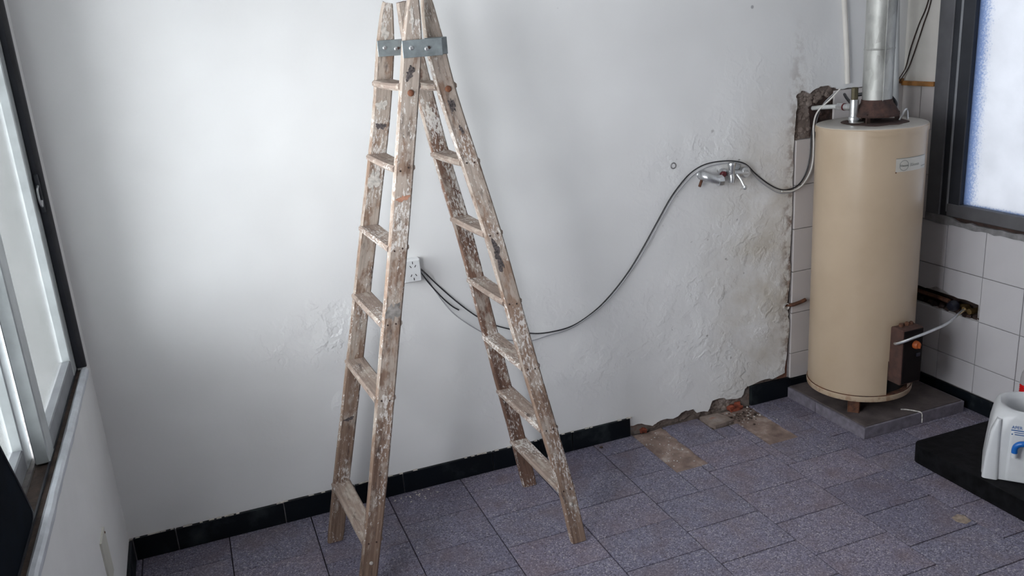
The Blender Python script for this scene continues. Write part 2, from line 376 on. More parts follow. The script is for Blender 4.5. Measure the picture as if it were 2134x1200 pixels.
# ------------------------------------------------------------------ builders
def link(name, me, mat, parent=None):
    o = bpy.data.objects.new(name, me); COL.objects.link(o)
    if mat is not None and not me.materials: me.materials.append(M[mat] if isinstance(mat, str) else mat)
    if parent is not None:
        o.parent = parent
        root = parent
        mw = Matrix.Identity(4)
        chain = []
        while root is not None:
            chain.append(root); root = root.parent
        for c in reversed(chain): mw = mw @ c.matrix_parent_inverse @ c.matrix_basis
        o.matrix_parent_inverse = mw.inverted()
    return o
def from_bm(name, bm, mat, parent=None, smooth=False, angle=None):
    bmesh.ops.recalc_face_normals(bm, faces=bm.faces[:])
    me = bpy.data.meshes.new(name)
    if smooth:
        for f in bm.faces: f.smooth = True
        for e in bm.edges:
            if len(e.link_faces) == 2 and e.calc_face_angle(0) > (angle or math.radians(35)): e.smooth = False
    bm.to_mesh(me); bm.free()
    return link(name, me, mat, parent)
def tag(o, label, cat, group=None, kind=None):
    o['label'] = label; o['category'] = cat
    if group: o['group'] = group
    if kind: o['kind'] = kind
    return o
def structure(o, label=None, cat=None):
    o['kind'] = 'structure'
    if label: o['label'] = label
    if cat: o['category'] = cat
    return o
def thing(name, loc, label, cat, group=None):
    o = bpy.data.objects.new(name, None); COL.objects.link(o); o.location = loc; o.empty_display_size = 0.05
    return tag(o, label, cat, group)
def bm_box(bm, lo, hi, bev=0.0, mat=None):
    g = bmesh.ops.create_cube(bm, size=1.0)
    vs = g['verts']
    for v in vs:
        v.co = Vector([lo[i] + (v.co[i]+0.5)*(hi[i]-lo[i]) for i in range(3)])
        if mat is not None: v.co = mat @ v.co
    if bev > 0:
        es = list({e for v in vs for e in v.link_edges})
        bmesh.ops.bevel(bm, geom=es, offset=bev, segments=1, affect='EDGES', clamp_overlap=True)
    return vs
def box(name, lo, hi, mat, parent=None, bev=0.0, xf=None):
    bm = bmesh.new(); bm_box(bm, lo, hi, bev, xf)
    return from_bm(name, bm, mat, parent)
def catmull(pts, n=8):
    P = [Vector(p) for p in pts]
    if len(P) < 3: return P
    P = [P[0]*2-P[1]] + P + [P[-1]*2-P[-2]]
    out = []
    for i in range(1, len(P)-2):
        a, b, c, d = P[i-1], P[i], P[i+1], P[i+2]
        for k in range(n):
            t = k/n
            out.append(0.5*((2*b)+(c-a)*t+(2*a-5*b+4*c-d)*t*t+(3*b-a-3*c+d)*t**3))
    out.append(P[-2]); return out
def bm_tube(bm, pts, rad, seg=8, caps=True):
    P = [Vector(p) for p in pts]; n = len(P)
    rads = rad if isinstance(rad, (list, tuple)) else [rad]*n
    t0 = (P[1]-P[0]).normalized()
    u = t0.orthogonal().normalized(); rings = []
    for i in range(n):
        t = (P[min(i+1, n-1)]-P[max(i-1, 0)]).normalized()
        u = (u - t*u.dot(t)).normalized(); w = t.cross(u)
        rings.append([bm.verts.new(P[i]+(u*math.cos(2*PI*k/seg)+w*math.sin(2*PI*k/seg))*rads[i]) for k in range(seg)])
    for a, b in zip(rings, rings[1:]):
        for k in range(seg): bm.faces.new((a[k], a[(k+1) % seg], b[(k+1) % seg], b[k]))
    if caps: bm.faces.new(rings[0][::-1]); bm.faces.new(rings[-1])
def tube(name, pts, rad, mat, parent=None, seg=8, n=8, smooth_path=True):
    bm = bmesh.new(); bm_tube(bm, catmull(pts, n) if smooth_path else pts, rad, seg)
    return from_bm(name, bm, mat, parent, smooth=True)
def bm_lathe(bm, prof, c, seg=32, axis='z', closed=False):
    rings = []
    for r, z in prof:
        ring = []
        for k in range(seg):
            a = 2*PI*k/seg
            p = {'z': (r*math.cos(a), r*math.sin(a), z), 'y': (r*math.cos(a), z, r*math.sin(a)), 'x': (z, r*math.cos(a), r*math.sin(a))}[axis]
            ring.append(bm.verts.new((c[0]+p[0], c[1]+p[1], c[2]+p[2])))
        rings.append(ring)
    for a, b in zip(rings, rings[1:]):
        for k in range(seg): bm.faces.new((a[k], a[(k+1) % seg], b[(k+1) % seg], b[k]))
    if not closed:
        if prof[0][0] > 1e-5: bm.faces.new(rings[0][::-1])
        if prof[-1][0] > 1e-5: bm.faces.new(rings[-1])
    return rings
def lathe(name, prof, c, mat, parent=None, seg=32, axis='z', smooth=True):
    bm = bmesh.new(); bm_lathe(bm, prof, c, seg, axis)
    return from_bm(name, bm, mat, parent, smooth=smooth)
def prism(name, loops, mapf, depth, mat, parent=None):
    """extruded polygon (first loop outline, others holes); mapf(u,v,d)->xyz"""
    bm = bmesh.new()
    flat = [p for lp in loops for p in lp]
    tris = tessellate_polygon([[Vector((p[0], p[1], 0)) for p in lp] for lp in loops])
    fr = [bm.verts.new(mapf(p[0], p[1], 0)) for p in flat]
    bk = [bm.verts.new(mapf(p[0], p[1], depth)) for p in flat]
    for t in tris:
        try: bm.faces.new([fr[i] for i in t]); bm.faces.new([bk[i] for i in reversed(t)])
        except ValueError: pass
    k = 0
    for lp in loops:
        n = len(lp)
        for i in range(n):
            j = (i+1) % n
            try: bm.faces.new((fr[k+i], fr[k+j], bk[k+j], bk[k+i]))
            except ValueError: pass
        k += n
    return from_bm(name, bm, mat, parent)
def jag(p, q, n, amp):
    """points from p to q (q left out) with ragged offsets"""
    p, q = Vector(p), Vector(q); d = q-p
    if d.length < 1e-6: return [tuple(p)]
    nr = Vector((-d.y, d.x)).normalized(); out = [tuple(p)]
    for i in range(1, n):
        t = i/n + random.uniform(-.25, .25)/n
        out.append(tuple(p+d*t+nr*random.uniform(-amp, amp)))
    return out
def grid_holes(name, us, vs, skip, mapf, d0, d1, mat, parent=None):
    """slab made of cells (us x vs) minus the cells for which skip(u,v) is true"""
    bm = bmesh.new()
    for i in range(len(us)-1):
        for j in range(len(vs)-1):
            if skip((us[i]+us[i+1])/2, (vs[j]+vs[j+1])/2): continue
            pts = [mapf(us[a], vs[b], d) for d in (d0, d1) for a, b in ((i, j), (i+1, j), (i+1, j+1), (i, j+1))]
            v = [bm.verts.new(p) for p in pts]
            for f in ((0, 1, 2, 3), (7, 6, 5, 4), (0, 4, 5, 1), (1, 5, 6, 2), (2, 6, 7, 3), (3, 7, 4, 0)): bm.faces.new([v[k] for k in f])
    bmesh.ops.remove_doubles(bm, verts=bm.verts[:], dist=1e-5)
    seen = {}
    for f in bm.faces: seen.setdefault(tuple(sorted(v.index for v in f.verts)), []).append(f)
    bm.verts.index_update(); seen = {}
    for f in bm.faces: seen.setdefault(tuple(sorted(v.index for v in f.verts)), []).append(f)
    bmesh.ops.delete(bm, geom=[f for fs in seen.values() if len(fs) > 1 for f in fs], context='FACES_ONLY')
    return from_bm(name, bm, mat, parent)
mapB = lambda u, v, d: (u, d, v)            # back wall: u=x, v=z, d into the wall (+y)
mapL = lambda u, v, d: (-d, u, v)           # left wall: u=y, v=z, d out (-x)
mapR = lambda u, v, d: (W+d, u, v)          # right wall
def text_mesh(name, s, size, xf, mat, parent=None, post=None):
    cu = bpy.data.curves.new(name, 'FONT'); cu.body = s; cu.size = size; cu.align_x = 'LEFT'; cu.extrude = 0.0004; cu.resolution_u = 2
    t = bpy.data.objects.new(name, cu); COL.objects.link(t)
    dg = bpy.context.evaluated_depsgraph_get(); dg.update()
    me = bpy.data.meshes.new_from_object(t.evaluated_get(dg))
    bpy.data.objects.remove(t); bpy.data.curves.remove(cu)
    for v in me.vertices: v.co = post(v.co) if post else xf @ v.co
    me.materials.clear()
    return link(name, me, mat, parent)

# ================================================================== ROOM SHELL
# floor: screed base with one object per terrazzo tile (columns 302 mm wide, rows 210 mm, half bond)
floor = structure(box('floor', (-0.12, REAR-0.12, -0.10), (W+0.12, 0.12, -0.013), 'grout'))
PATCH = [(2.035, 2.185, -0.372, 0.0), (2.495, 2.645, -0.355, 0.0), (2.37, 2.495, -0.128, 0.0)]
def sub_rect(r, c):
    x0, x1, y0, y1 = r; a0, a1, b0, b1 = c
    if a1 <= x0 or a0 >= x1 or b1 <= y0 or b0 >= y1: return [r]
    out = []
    if a0 > x0: out.append((x0, a0, y0, y1))
    if a1 < x1: out.append((a1, x1, y0, y1))
    xa, xb = max(x0, a0), min(x1, a1)
    if b0 > y0: out.append((xa, xb, y0, b0))
    if b1 < y1: out.append((xa, xb, b1, y1))
    return out
tile_meshes = {}
def tile_mesh(w, d):
    key = (round(w, 4), round(d, 4))
    if key not in tile_meshes:
        bm = bmesh.new(); bm_box(bm, (-w/2, -d/2, -0.013), (w/2, d/2, 0), 0.0012)
        bmesh.ops.recalc_face_normals(bm, faces=bm.faces[:])
        me = bpy.data.meshes.new('floor_tile'); bm.to_mesh(me); bm.free(); me.materials.append(M['floor_tile'])
        tile_meshes[key] = me
    return tile_meshes[key]
xs = [0.0] + [0.0303+0.3024*k for k in range(0, 12)] + [W]
PL = (2.857, 3.40, -0.503, 0.0)      # heater plinth footprint
n_t = 0
for i in range(len(xs)-1):
    ph = -0.1415+0.0052*(i-3) if i % 2 else -0.243+0.0055*(i-4)
    ys = [0.0]; y = ph
    while y > REAR: ys.append(y); y -= 0.2098
    ys.append(REAR)
    for j in range(len(ys)-1):
        rects = [(xs[i], xs[i+1], ys[j+1], ys[j])]
        for p in PATCH: rects = [q for r in rects for q in sub_rect(r, p)]
        for (x0, x1, y0, y1) in rects:
            if x1-x0 < 0.012 or y1-y0 < 0.012: continue
            if x0 >= PL[0]-.01 and x1 <= PL[1] and y0 >= PL[2]: continue
            g = 0.0019
            me = tile_mesh(x1-x0-2*g, y1-y0-2*g)
            o = link('floor_tile', me, None, floor)
            o.location = ((x0+x1)/2, (y0+y1)/2, random.uniform(-0.0012, 0.0004))
            o.rotation_euler = (random.uniform(-.002, .002), random.uniform(-.002, .002), random.uniform(-.002, .002))
            n_t += 1
def rough_patch(name, x0, x1, y0, y1, z, amp, mat, parent, nx=10, ny=22, edge=0.006, seed=0):
    bm = bmesh.new(); g = []
    for j in range(ny+1):
        row = []
        for i in range(nx+1):
            x = x0+(x1-x0)*i/nx; yy = y0+(y1-y0)*j/ny
            h = noise.fractal(Vector((x*14+seed, yy*14, 0.3)), 0.8, 2.0, 4)
            if i in (0, nx): x += random.uniform(-edge, edge)
            row.append(bm.verts.new((x, yy, z+amp*h)))
        g.append(row)
    for j in range(ny):
        for i in range(nx): bm.faces.new((g[j][i], g[j][i+1], g[j+1][i+1], g[j+1][i]))
    return from_bm(name, bm, mat, parent, smooth=True)
rough_patch('screed_patch', 2.032, 2.188, -0.376, 0.0, -0.007, 0.004, 'screed', floor, seed=1)['label'] = 'bare tan cement strip where a floor tile is missing'
rough_patch('screed_patch', 2.492, 2.648, -0.359, 0.0, -0.007, 0.005, 'screed', floor, seed=9)['label'] = 'bare tan cement strip with loose chippings, tile missing'
rough_patch('screed_patch', 2.365, 2.498, -0.131, 0.0, -0.009, 0.003, 'cement', floor, 8, 8, seed=4)

# back wall: cement backing, plaster sheet with ragged edges in front of it
wall_back = structure(box('wall_back', (-0.12, 0.016, -0.1), (W+0.12, 0.16, CEIL), 'cement'))
out = [(0, 0), (2.02, 0)]
# ragged foot where the skirting has been knocked off
foot = [(2.031, 0.043), (2.087, 0.041), (2.141, 0.016), (2.165, 0.028), (2.214, 0.034), (2.257, 0.029), (2.288, 0.045), (2.35, 0.049), (2.369, 0.026),
        (2.426, 0.019), (2.451, 0.067), (2.509, 0.068), (2.528, 0.055), (2.606, 0.049), (2.625, 0.087), (2.645, 0.095), (2.737, 0.110), (2.800, 0.100)]
for a, b in zip(foot, foot[1:]): out += jag(a, b, 3, 0.005)
side = [(2.845, 0.118), (2.855, 0.22), (2.864, 0.36), (2.852, 0.425), (2.838, 0.445), (2.852, 0.475), (2.861, 0.56), (2.858, 0.70), (2.864, 0.90), (2.862, 1.05),
        (2.864, 1.19), (2.868, 1.27), (2.875, 1.35), (2.87, 1.385), (2.905, 1.40), (2.94, 1.385), (2.97, 1.402), (3.02, 1.41), (3.075, 1.40), (3.09, 1.39), (3.20, 1.388)]
for a, b in zip(side, side[1:]): out += jag(a, b, 4, 0.0045)
out += [(W, 1.388), (W, CEIL), (0, CEIL)]
structure(prism('plaster', [out], mapB, 0.015, 'plaster', wall_back))['label'] = 'white painted plaster with flaking and patched areas'
# glazed tiles beside and behind the heater
wt = {}
def wall_tile(u0, u1, v0, v1, mapf, mat, parent, name='wall_tile', th=0.009):
    g = 0.0014
    key = (round(u1-u0, 4), round(v1-v0, 4), mapf is mapB, mat)
    if key not in wt:
        bm = bmesh.new()
        w, h = (u1-u0)/2-g, (v1-v0)/2-g
        pts = [mapf(-w, -h, -0.002), mapf(w, h, th)]
        if mapf is mapR: pts = [(p[0]-W, p[1], p[2]) for p in pts]
        bm_box(bm, [min(a, b) for a, b in zip(*pts)], [max(a, b) for a, b in zip(*pts)], 0.0015)
        bmesh.ops.recalc_face_normals(bm, faces=bm.faces[:])
        me = bpy.data.meshes.new(name); bm.to_mesh(me); bm.free(); me.materials.append(M[mat]); wt[key] = me
    o = link(name, wt[key], None, parent)
    o.location = mapf((u0+u1)/2, (v0+v1)/2, random.uniform(-0.0006, 0.0006))
    return o
ZT = [0.085, 0.208, 0.405, 0.602, 0.799, 0.996, 1.193, 1.386]
XT = [2.872, 3.067, 3.262, W]
for i in range(3):
    for j in range(7):
        if i == 0 and j == 6: continue
        wall_tile(XT[i], XT[i+1], ZT[j], ZT[j+1], mapB, 'pink_tile', wall_back)
box('tile_mortar', (2.868, 0.0075, 0.0), (W, 0.0165, 1.193), 'tile_grout', wall_back)
box('tile_mortar', (3.09, 0.0075, 1.19), (W, 0.0165, 1.386), 'tile_grout', wall_back)

# black skirting along the back wall, one object per tile
bb = structure(box('baseboard_back', (0, -0.004, 0), (2.022, 0.004, 0.082), 'tile_grout'))
JX = [0.012, 0.157, 0.543, 0.815, 1.008, 1.386, 1.598, 1.747, 2.026]
for a, b in zip(JX, JX[1:]):
    o = box('skirting_tile', (a+0.002, -0.013, 0.0), (b-0.002, 0.0, 0.086+random.uniform(-.002, .002)), 'skirting', bb, 0.0015)
o = box('skirting_tile', (2.652, -0.012, 0.0), (2.864, 0.006, 0.094), 'skirting', bb, 0.0015); o['label'] = 'dusty black skirting piece left beside the heater plinth'
for a, b in ((2.868, 3.16), (3.163, W-.012)): box('skirting_tile', (a, -0.011, 0.0), (b, 0.004, 0.084), 'skirting', bb, 0.0015)
bm = bmesh.new()
for k in range(60):
    x = random.choice([random.uniform(0.0, 2.03)]); s = random.uniform(.002, .005)
    bm_box(bm, (x-s*2, -0.011, 0.085), (x+s*2, -0.002, 0.0865+s*.4))
o = from_bm('mortar_crust', bm, 'white_drip', bb); o['kind'] = 'stuff'

# left wall with the long window opening
wall_left = structure(grid_holes('wall_left', [REAR-.1, LWY0, LWY1, 0.0], [-0.1, WIN_Z0-0.03, WIN_Z1, CEIL],
    lambda u, v: LWY0 < u < LWY1 and WIN_Z0-0.03 < v < WIN_Z1, mapL, 0.0, 0.14, 'plain_wall'))
bl = structure(box('baseboard_left', (0, REAR, 0), (0.004, -0.014, 0.082), 'tile_grout'))
yy = -0.014
while yy > REAR:
    box('skirting_tile', (0.0, max(REAR, yy-0.298), 0), (0.011, yy-0.002, 0.086), 'skirting', bl, 0.0015); yy -= 0.30

# right wall: cement backing with window opening and a broken-out niche around the gas cock
NI = (-0.505, -0.06, 0.395, 0.51)     # niche y0 y1 z0 z1
wall_right = structure(grid_holes('wall_right', [REAR-.1, RW_Y0, NI[0], RW_Y1, NI[1], 0.02], [-0.1, NI[2], NI[3], RW_Z0-0.01, RW_Z1, CEIL],
    lambda u, v: (RW_Y0 < u < RW_Y1 and RW_Z0-0.01 < v < RW_Z1) or (NI[0] < u < NI[1] and NI[2] < v < NI[3]), mapR, 0.012, 0.14, 'cement'))
box('niche_back', (W+0.055, NI[0]-.02, NI[2]-.02), (W+0.075, NI[1]+.02, NI[3]+.02), 'rust_and_shade_dark', wall_right)
YT = [0.0, -0.105, -0.302, -0.499, -0.696, -0.893, -1.09, -1.287, -1.484, -1.681, -1.878, -2.075, -2.272, -2.469]
grid_holes('tile_mortar', [-2.469, NI[0]+.02, NI[1], 0.0], [0.0, NI[2]+.012, NI[3]-.03, 0.797], lambda u, v: NI[0]+.02 < u < NI[1] and NI[2]+.012 < v < NI[3]-.03, mapR, 0.007, 0.0125, 'tile_grout', wall_right)
for i in range(len(YT)-1):
    for j in range(4):
        if j == 2 and i in (1, 2): continue
        wall_tile(YT[i+1], YT[i], ZT[j] if j else 0.075, ZT[j+1], mapR, 'white_tile', wall_right)
# the two broken tiles above the niche keep a ragged lower edge
t1 = [(-0.4975, 0.6005), (-0.4975, 0.478), (-0.462, 0.481), (-0.427, 0.484), (-0.385, 0.480), (-0.341, 0.486), (-0.3035, 0.497), (-0.3035, 0.6005)]
t2 = [(-0.3005, 0.6005), (-0.3005, 0.497), (-0.264, 0.503), (-0.235, 0.489), (-0.205, 0.481), (-0.165, 0.484), (-0.1065, 0.47), (-0.1065, 0.6005)]
for t in (t1, t2):
    o = prism('wall_tile', [t], mapR, 0.009, 'white_tile', wall_right); o['label'] = 'white wall tile broken off along its lower edge'
for j in range(4, 7): wall_tile(-0.105, 0.0, ZT[j], ZT[j+1], mapR, 'pink_tile', wall_right); wall_tile(-0.18, -0.105, ZT[j], ZT[j+1], mapR, 'pink_tile', wall_right)
box('tile_mortar', (W+0.007, -0.18, 0.797), (W+0.0125, 0.0, 1.386), 'tile_grout', wall_right)
box('plaster', (W, -0.18, 1.387), (W+0.014, 0.0, CEIL), 'cream_wall', wall_right)
box('plaster', (W, REAR, RW_Z1), (W+0.014, -0.18, CEIL), 'plain_wall', wall_right)
box('plaster', (W, REAR, 0.0), (W+0.014, -2.469, RW_Z1), 'plain_wall', wall_right)
box('plaster', (W, -2.469, 0.797), (W+0.014, RW_Y0, RW_Z1), 'plain_wall', wall_right)
br = structure(box('baseboard_right', (W-0.004, -2.469, 0), (W+0.004, 0.0, 0.07), 'tile_grout'))
for k in range(8): box('skirting_tile', (W-0.011, -0.30*(k+1)-.01, 0), (W, -0.30*k-.012, 0.073), 'skirting', br, 0.0015)
structure(box('ceiling', (-0.14, REAR-.1, CEIL), (W+0.14, 0.16, CEIL+0.1), 'ceiling'))
structure(box('wall_rear', (-0.14, REAR-.12, -0.1), (W+0.14, REAR, CEIL), 'plain_wall'))
structure(box('pane_dimming_wall', (-7.0, 1.6, -3.0), (-0.15, 1.8, 4.5), 'pane_dimmer'), 'added outside wall that dims the view through the left window', 'wall')  # added out of view to dim the sky showing through the left panes

# varnished wood strip capping the tiles
tr = structure(box('trim_1', (3.345, -0.006, 1.386), (W-0.001, -0.0005, 1.406), 'varnish', None, 0.002))
tr = structure(box('trim_2', (W-0.014, -0.179, 1.376), (W-0.0005, -0.001, 1.396), 'varnish', None, 0.002))

# ---- left window (window_1): dark frame, two frosted sashes, third bay slid open
w1 = structure(box('window_1', (-0.10, LWY1-0.001, WIN_Z0-.02), (-0.024, LWY1+0.02, WIN_Z1), 'frame_dark'))
box('frame_jamb', (-0.024, LWY1-0.002, WIN_Z0-.005), (0.004, LWY1+0.012, WIN_Z1), 'frame_lip', w1, 0.002)
box('jamb_groove', (-0.0235, LWY1-0.004, WIN_Z0-.004), (-0.010, LWY1-0.001, WIN_Z1-.03), 'frame_dark', w1)
box('frame_jamb', (-0.10, LWY0, WIN_Z0-.02), (0.004, LWY0+0.03, WIN_Z1), 'frame_grey', w1, 0.002)
box('frame_head', (-0.10, LWY0, WIN_Z1-0.03), (0.004, LWY1, WIN_Z1), 'frame_grey', w1, 0.002)
box('sill_track', (-0.062, LWY0, WIN_Z0-0.03), (-0.014, LWY1, WIN_Z0-0.012), 'track_brown', w1)
box('sill_ledge', (-0.13, LWY0, WIN_Z0-0.03), (-0.062, LWY1, WIN_Z0-0.004), 'track_grey', w1)
box('track_rib', (-0.030, LWY0, WIN_Z0-0.013), (-0.026, LWY1, WIN_Z0-0.004), 'frame_dark', w1)
# rounded white-blue sill nosing
bm = bmesh.new()
ny = 60
prof = [(-0.016, 0.762), (-0.016, 0.777), (-0.008, 0.785), (0.002, 0.784), (0.007, 0.776), (0.006, 0.764), (0.0, 0.745)]
rows = []
for k in range(ny+1):
    y = LWY0+(LWY1-LWY0)*k/ny
    a = noise.noise(Vector((y*9, 0, 3)))*0.0035
    rows.append([bm.verts.new((px+a*(0.5+(px > -0.01)), y, pz+a*.8)) for px, pz in prof])
for a, b in zip(rows, rows[1:]):
    for k in range(len(prof)-1): bm.faces.new((a[k], a[k+1], b[k+1], b[k]))
from_bm('sill_edge', bm, 'sill_edge', w1, smooth=True)
def sash(xo, xi, y0, y1, z0, z1, label):
    s = box('sash_stile', (xo, y0, z0), (xi, y0+0.075, z1), 'frame_light', w1, 0.003); s['label'] = label
    box('sash_stile', (xo, y1-0.07, z0), (xi, y1, z1), 'frame_light', w1, 0.003)
    box('sash_rail', (xo+.003, y0+0.07, z0), (xi-.002, y1-0.06, z0+0.055), 'sash_grey', w1, 0.003)
    box('sash_rail', (xo+.003, y0+0.07, z1-0.055), (xi-.002, y1-0.06, z1), 'sash_grey', w1, 0.003)
    box('glazing_bead', (xi-0.016, y0+0.072, z0+0.05), (xi-0.006, y0+0.086, z1-.05), 'sash_grey', w1)
    box('glass_pane', ((xo+xi)/2-.012, y0+0.06, z0+0.045), ((xo+xi)/2-.008, y1-0.055, z1-0.045), 'pane_left', w1)
sash(-0.060, -0.026, -0.800, -0.097, WIN_Z0-.008, WIN_Z1-.03, 'pale aluminium stile of the inner sash')
sash(-0.104, -0.072, -1.56, -0.755, WIN_Z0-.004, WIN_Z1-.03, 'pale aluminium stile of the outer sash')
# catch on the jamb
lt = box('window_latch', (-0.022, -0.112, 1.30), (-0.008, -0.094, 1.42), 'frame_dark', w1, 0.003)
tube('latch_loop', [(-0.014, -0.113, 1.385), (-0.016, -0.128, 1.372), (-0.016, -0.130, 1.340), (-0.014, -0.120, 1.322), (-0.012, -0.113, 1.340)], 0.0032, 'chrome', lt, 6)

# ---- right window (window_2)
w2 = structure(box('window_2', (W+0.055, RW_Y1-0.055, RW_Z0), (W+0.11, RW_Y1, RW_Z1), 'frame_dark'))
box('frame_jamb', (W-0.006, RW_Y1-0.074, RW_Z0-0.004), (W+0.10, RW_Y1+0.002, RW_Z1), 'frame_grey', w2, 0.003)
box('frame_jamb', (W-0.006, RW_Y0, RW_Z0), (W+0.10, RW_Y0+.07, RW_Z1), 'frame_grey', w2, 0.003)
box('frame_head', (W-0.006, RW_Y0+.07, RW_Z1-.07), (W+0.10, RW_Y1-.07, RW_Z1), 'frame_grey', w2, 0.003)
box('frame_groove', (W+0.001, RW_Y1-0.108, RW_Z0+.02), (W+0.10, RW_Y1-0.074, RW_Z1-.07), 'frame_dark', w2)
box('sash_stile', (W-0.002, RW_Y1-0.172, RW_Z0+.03), (W+0.05, RW_Y1-0.108, RW_Z1-.07), 'frame_dark', w2, 0.003)
box('glazing_bead', (W-0.004, RW_Y1-0.115, RW_Z0+.05), (W+0.004, RW_Y1-0.104, RW_Z1-.07), 'sash_grey', w2, 0.002)
box('sash_rail', (W-0.004, RW_Y0+.07, RW_Z0+.032), (W+0.05, RW_Y1-0.108, RW_Z0+.088), 'frame_grey', w2, 0.003)
box('glass_pane', (W+0.022, RW_Y0+.06, RW_Z0+.075), (W+0.027, RW_Y1-0.16, RW_Z1-.06), 'pane_right', w2)
sill = [(RW_Y1, 0.797)] + [(y, 0.795+random.uniform(-.004, .003)) for y in [RW_Y1-0.03*k for k in range(1, 52)]] + [(RW_Y0, 0.797), (RW_Y0, 0.834)]
up = []
for k in range(51, 0, -1):
    y = RW_Y1-0.03*k
    up.append((y, 0.832 if y > -0.31 else 0.820+0.012*noise.noise(Vector((y*14, 2, 0)))+random.uniform(-.006, .004)))
prism('sill_mortar', [sill+up+[(RW_Y1, 0.833)]], lambda u, v, d: (W-0.008+d, u, v), 0.03, 'sill_cement', w2)
box('sill_gap', (W+0.004, RW_Y0, 0.80), (W+0.05, RW_Y1-.1, 0.834), 'rust_and_shade_dark', w2)

# ================================================================== STEP LADDER
lad = thing('step_ladder', (1.08, -0.40, 0), 'paint-spattered wooden folding step ladder standing open on the terrazzo floor', 'ladder')
def stile(pts, w, t, top_taper, mat):
    """board along pts; wide face looks along y"""
    P = catmull(pts, 6); n = len(P)
    bm = bmesh.new(); uvl = bm.loops.layers.uv.new('UVMap')
    L = [0.0]
    for a, b in zip(P, P[1:]): L.append(L[-1]+(b-a).length)
    c = 0.005; rings = []
    for i, p in enumerate(P):
        tg = (P[min(i+1, n-1)]-P[max(i-1, 0)]).normalized()
        if i == 0 or i == n-1: pass
        wx = Vector((tg.z, 0, -tg.x)).normalized(); wy = Vector((0, 1, 0)); wy = (wy-tg*wy.dot(tg)).normalized()
        d = L[-1]-L[i]
        s = 1.0 if d > top_taper else 0.52+0.48*(d/top_taper)**0.7
        ww = w/2*s*(1+0.02*noise.noise(Vector((L[i]*7, p.y*9, 1)))); tt = t/2
        cs = [(-ww+c, -tt), (ww-c, -tt), (ww, -tt+c), (ww, tt-c), (ww-c, tt), (-ww+c, tt), (-ww, tt-c), (-ww, -tt+c)]
        ring = []
        for a, b in cs:
            q = p+wx*a+wy*b
            if i == 0: q.z = 0.001
            ring.append(bm.verts.new(q))
        rings.append(ring)
    per = [0, w-2*c, w-c, w+t-3*c, w+t-2*c, 2*w+t-4*c, 2*w+t-3*c, 2*w+2*t-5*c, 2*w+2*t-4*c]
    for i in range(n-1):
        for k in range(8):
            f = bm.faces.new((rings[i][k], rings[i][(k+1) % 8], rings[i+1][(k+1) % 8], rings[i+1][k]))
            for lp, (u, v) in zip(f.loops, ((per[k], L[i]), (per[k+1], L[i]), (per[k+1], L[i+1]), (per[k], L[i+1]))): lp[uvl].uv = (u, v)
    for r in (rings[0][::-1], rings[-1]):
        f = bm.faces.new(r)
        for lp in f.loops: lp[uvl].uv = (lp.vert.co.x, lp.vert.co.y)
    return from_bm('stile', bm, mat, lad)
RF = [(1.479, -0.6258, 0.0), (1.443, -0.610, 0.243), (1.353, -0.582, 0.696), (1.271, -0.554, 1.14), (1.176, -0.527, 1.562), (1.150, -0.516, 1.736), (1.141, -0.509, 1.84)]
RB = [(1.472, -0.188, 0.0), (1.427, -0.206, 0.252), (1.384, -0.222, 0.468), (1.323, -0.245, 0.79), (1.267, -0.267, 1.085), (1.198, -0.289, 1.393), (1.114, -0.322, 1.842)]
LF = [(0.712, -0.646, 0.0), (0.738, -0.642, 0.113), (0.808, -0.629, 0.423), (0.893, -0.612, 0.834), (0.968, -0.598, 1.194), (1.057, -0.579, 1.656), (1.086, -0.572, 1.845)]
LB = [(0.692, -0.220, 0.0), (0.743, -0.229, 0.239), (0.800, -0.238, 0.493), (0.862, -0.248, 0.771), (0.920, -0.258, 1.036), (1.020, -0.275, 1.488), (1.072, -0.286, 1.80), (1.080, -0.288, 1.843)]
ST = 0.024
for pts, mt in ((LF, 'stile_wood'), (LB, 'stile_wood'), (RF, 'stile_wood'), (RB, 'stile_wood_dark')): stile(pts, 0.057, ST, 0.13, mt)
def at_z(pts, z):
    for a, b in zip(pts, pts[1:]):
        if a[2] <= z <= b[2]:
            t = (z-a[2])/(b[2]-a[2]); return Vector(a).lerp(Vector(b), t)
def rung(front, back, z, depth=0.068, th=0.021, tilt=0.0, w_lo=None):
    a, b = at_z(back, z-th/2), at_z(front, z-th/2)
    y0, y1 = b.y-0.004, a.y+0.004          # let into both boards
    bm = bmesh.new(); uvl = bm.loops.layers.uv.new('UVMap')
    c = 0.006; n = 8; rings = []
    for i in range(n+1):
        t = i/n; y = y1+(y0-y1)*t; cx = a.x+(b.x-a.x)*t
        hw = depth/2*(1-0.03*math.sin(PI*t)); ht = th/2
        sag = -0.003*math.sin(PI*t)
        cs = [(-hw, -ht+c), (-hw+c, -ht), (hw-c, -ht), (hw, -ht+c), (hw, ht-c), (hw-c, ht), (-hw+c, ht), (-hw, ht-c)]
        rings.append([bm.verts.new((cx+p, y, z-ht+q+sag+tilt*p)) for p, q in cs])
    per = [0.0]
    for k in range(8): per.append(per[-1]+((Vector(rings[0][(k+1) % 8].co)-Vector(rings[0][k].co)).length))
    for i in range(n):
        for k in range(8):
            f = bm.faces.new((rings[i][k], rings[i][(k+1) % 8], rings[i+1][(k+1) % 8], rings[i+1][k]))
            ll = abs(y1-y0)
            for lp, (u, v) in zip(f.loops, ((per[k], ll*i/n), (per[k+1], ll*i/n), (per[k+1], ll*(i+1)/n), (per[k], ll*(i+1)/n))): lp[uvl].uv = (u, v)
    bm.faces.new(rings[0][::-1]); bm.faces.new(rings[-1])
    return from_bm('rung', bm, 'rung_wood', lad)
Lz = [0.236, 0.694, 0.925, 1.153, 1.384, 1.614]
Rz = [0.222+0.2298*k for k in range(7)]
for z in Lz: rung(LF, LB, z)
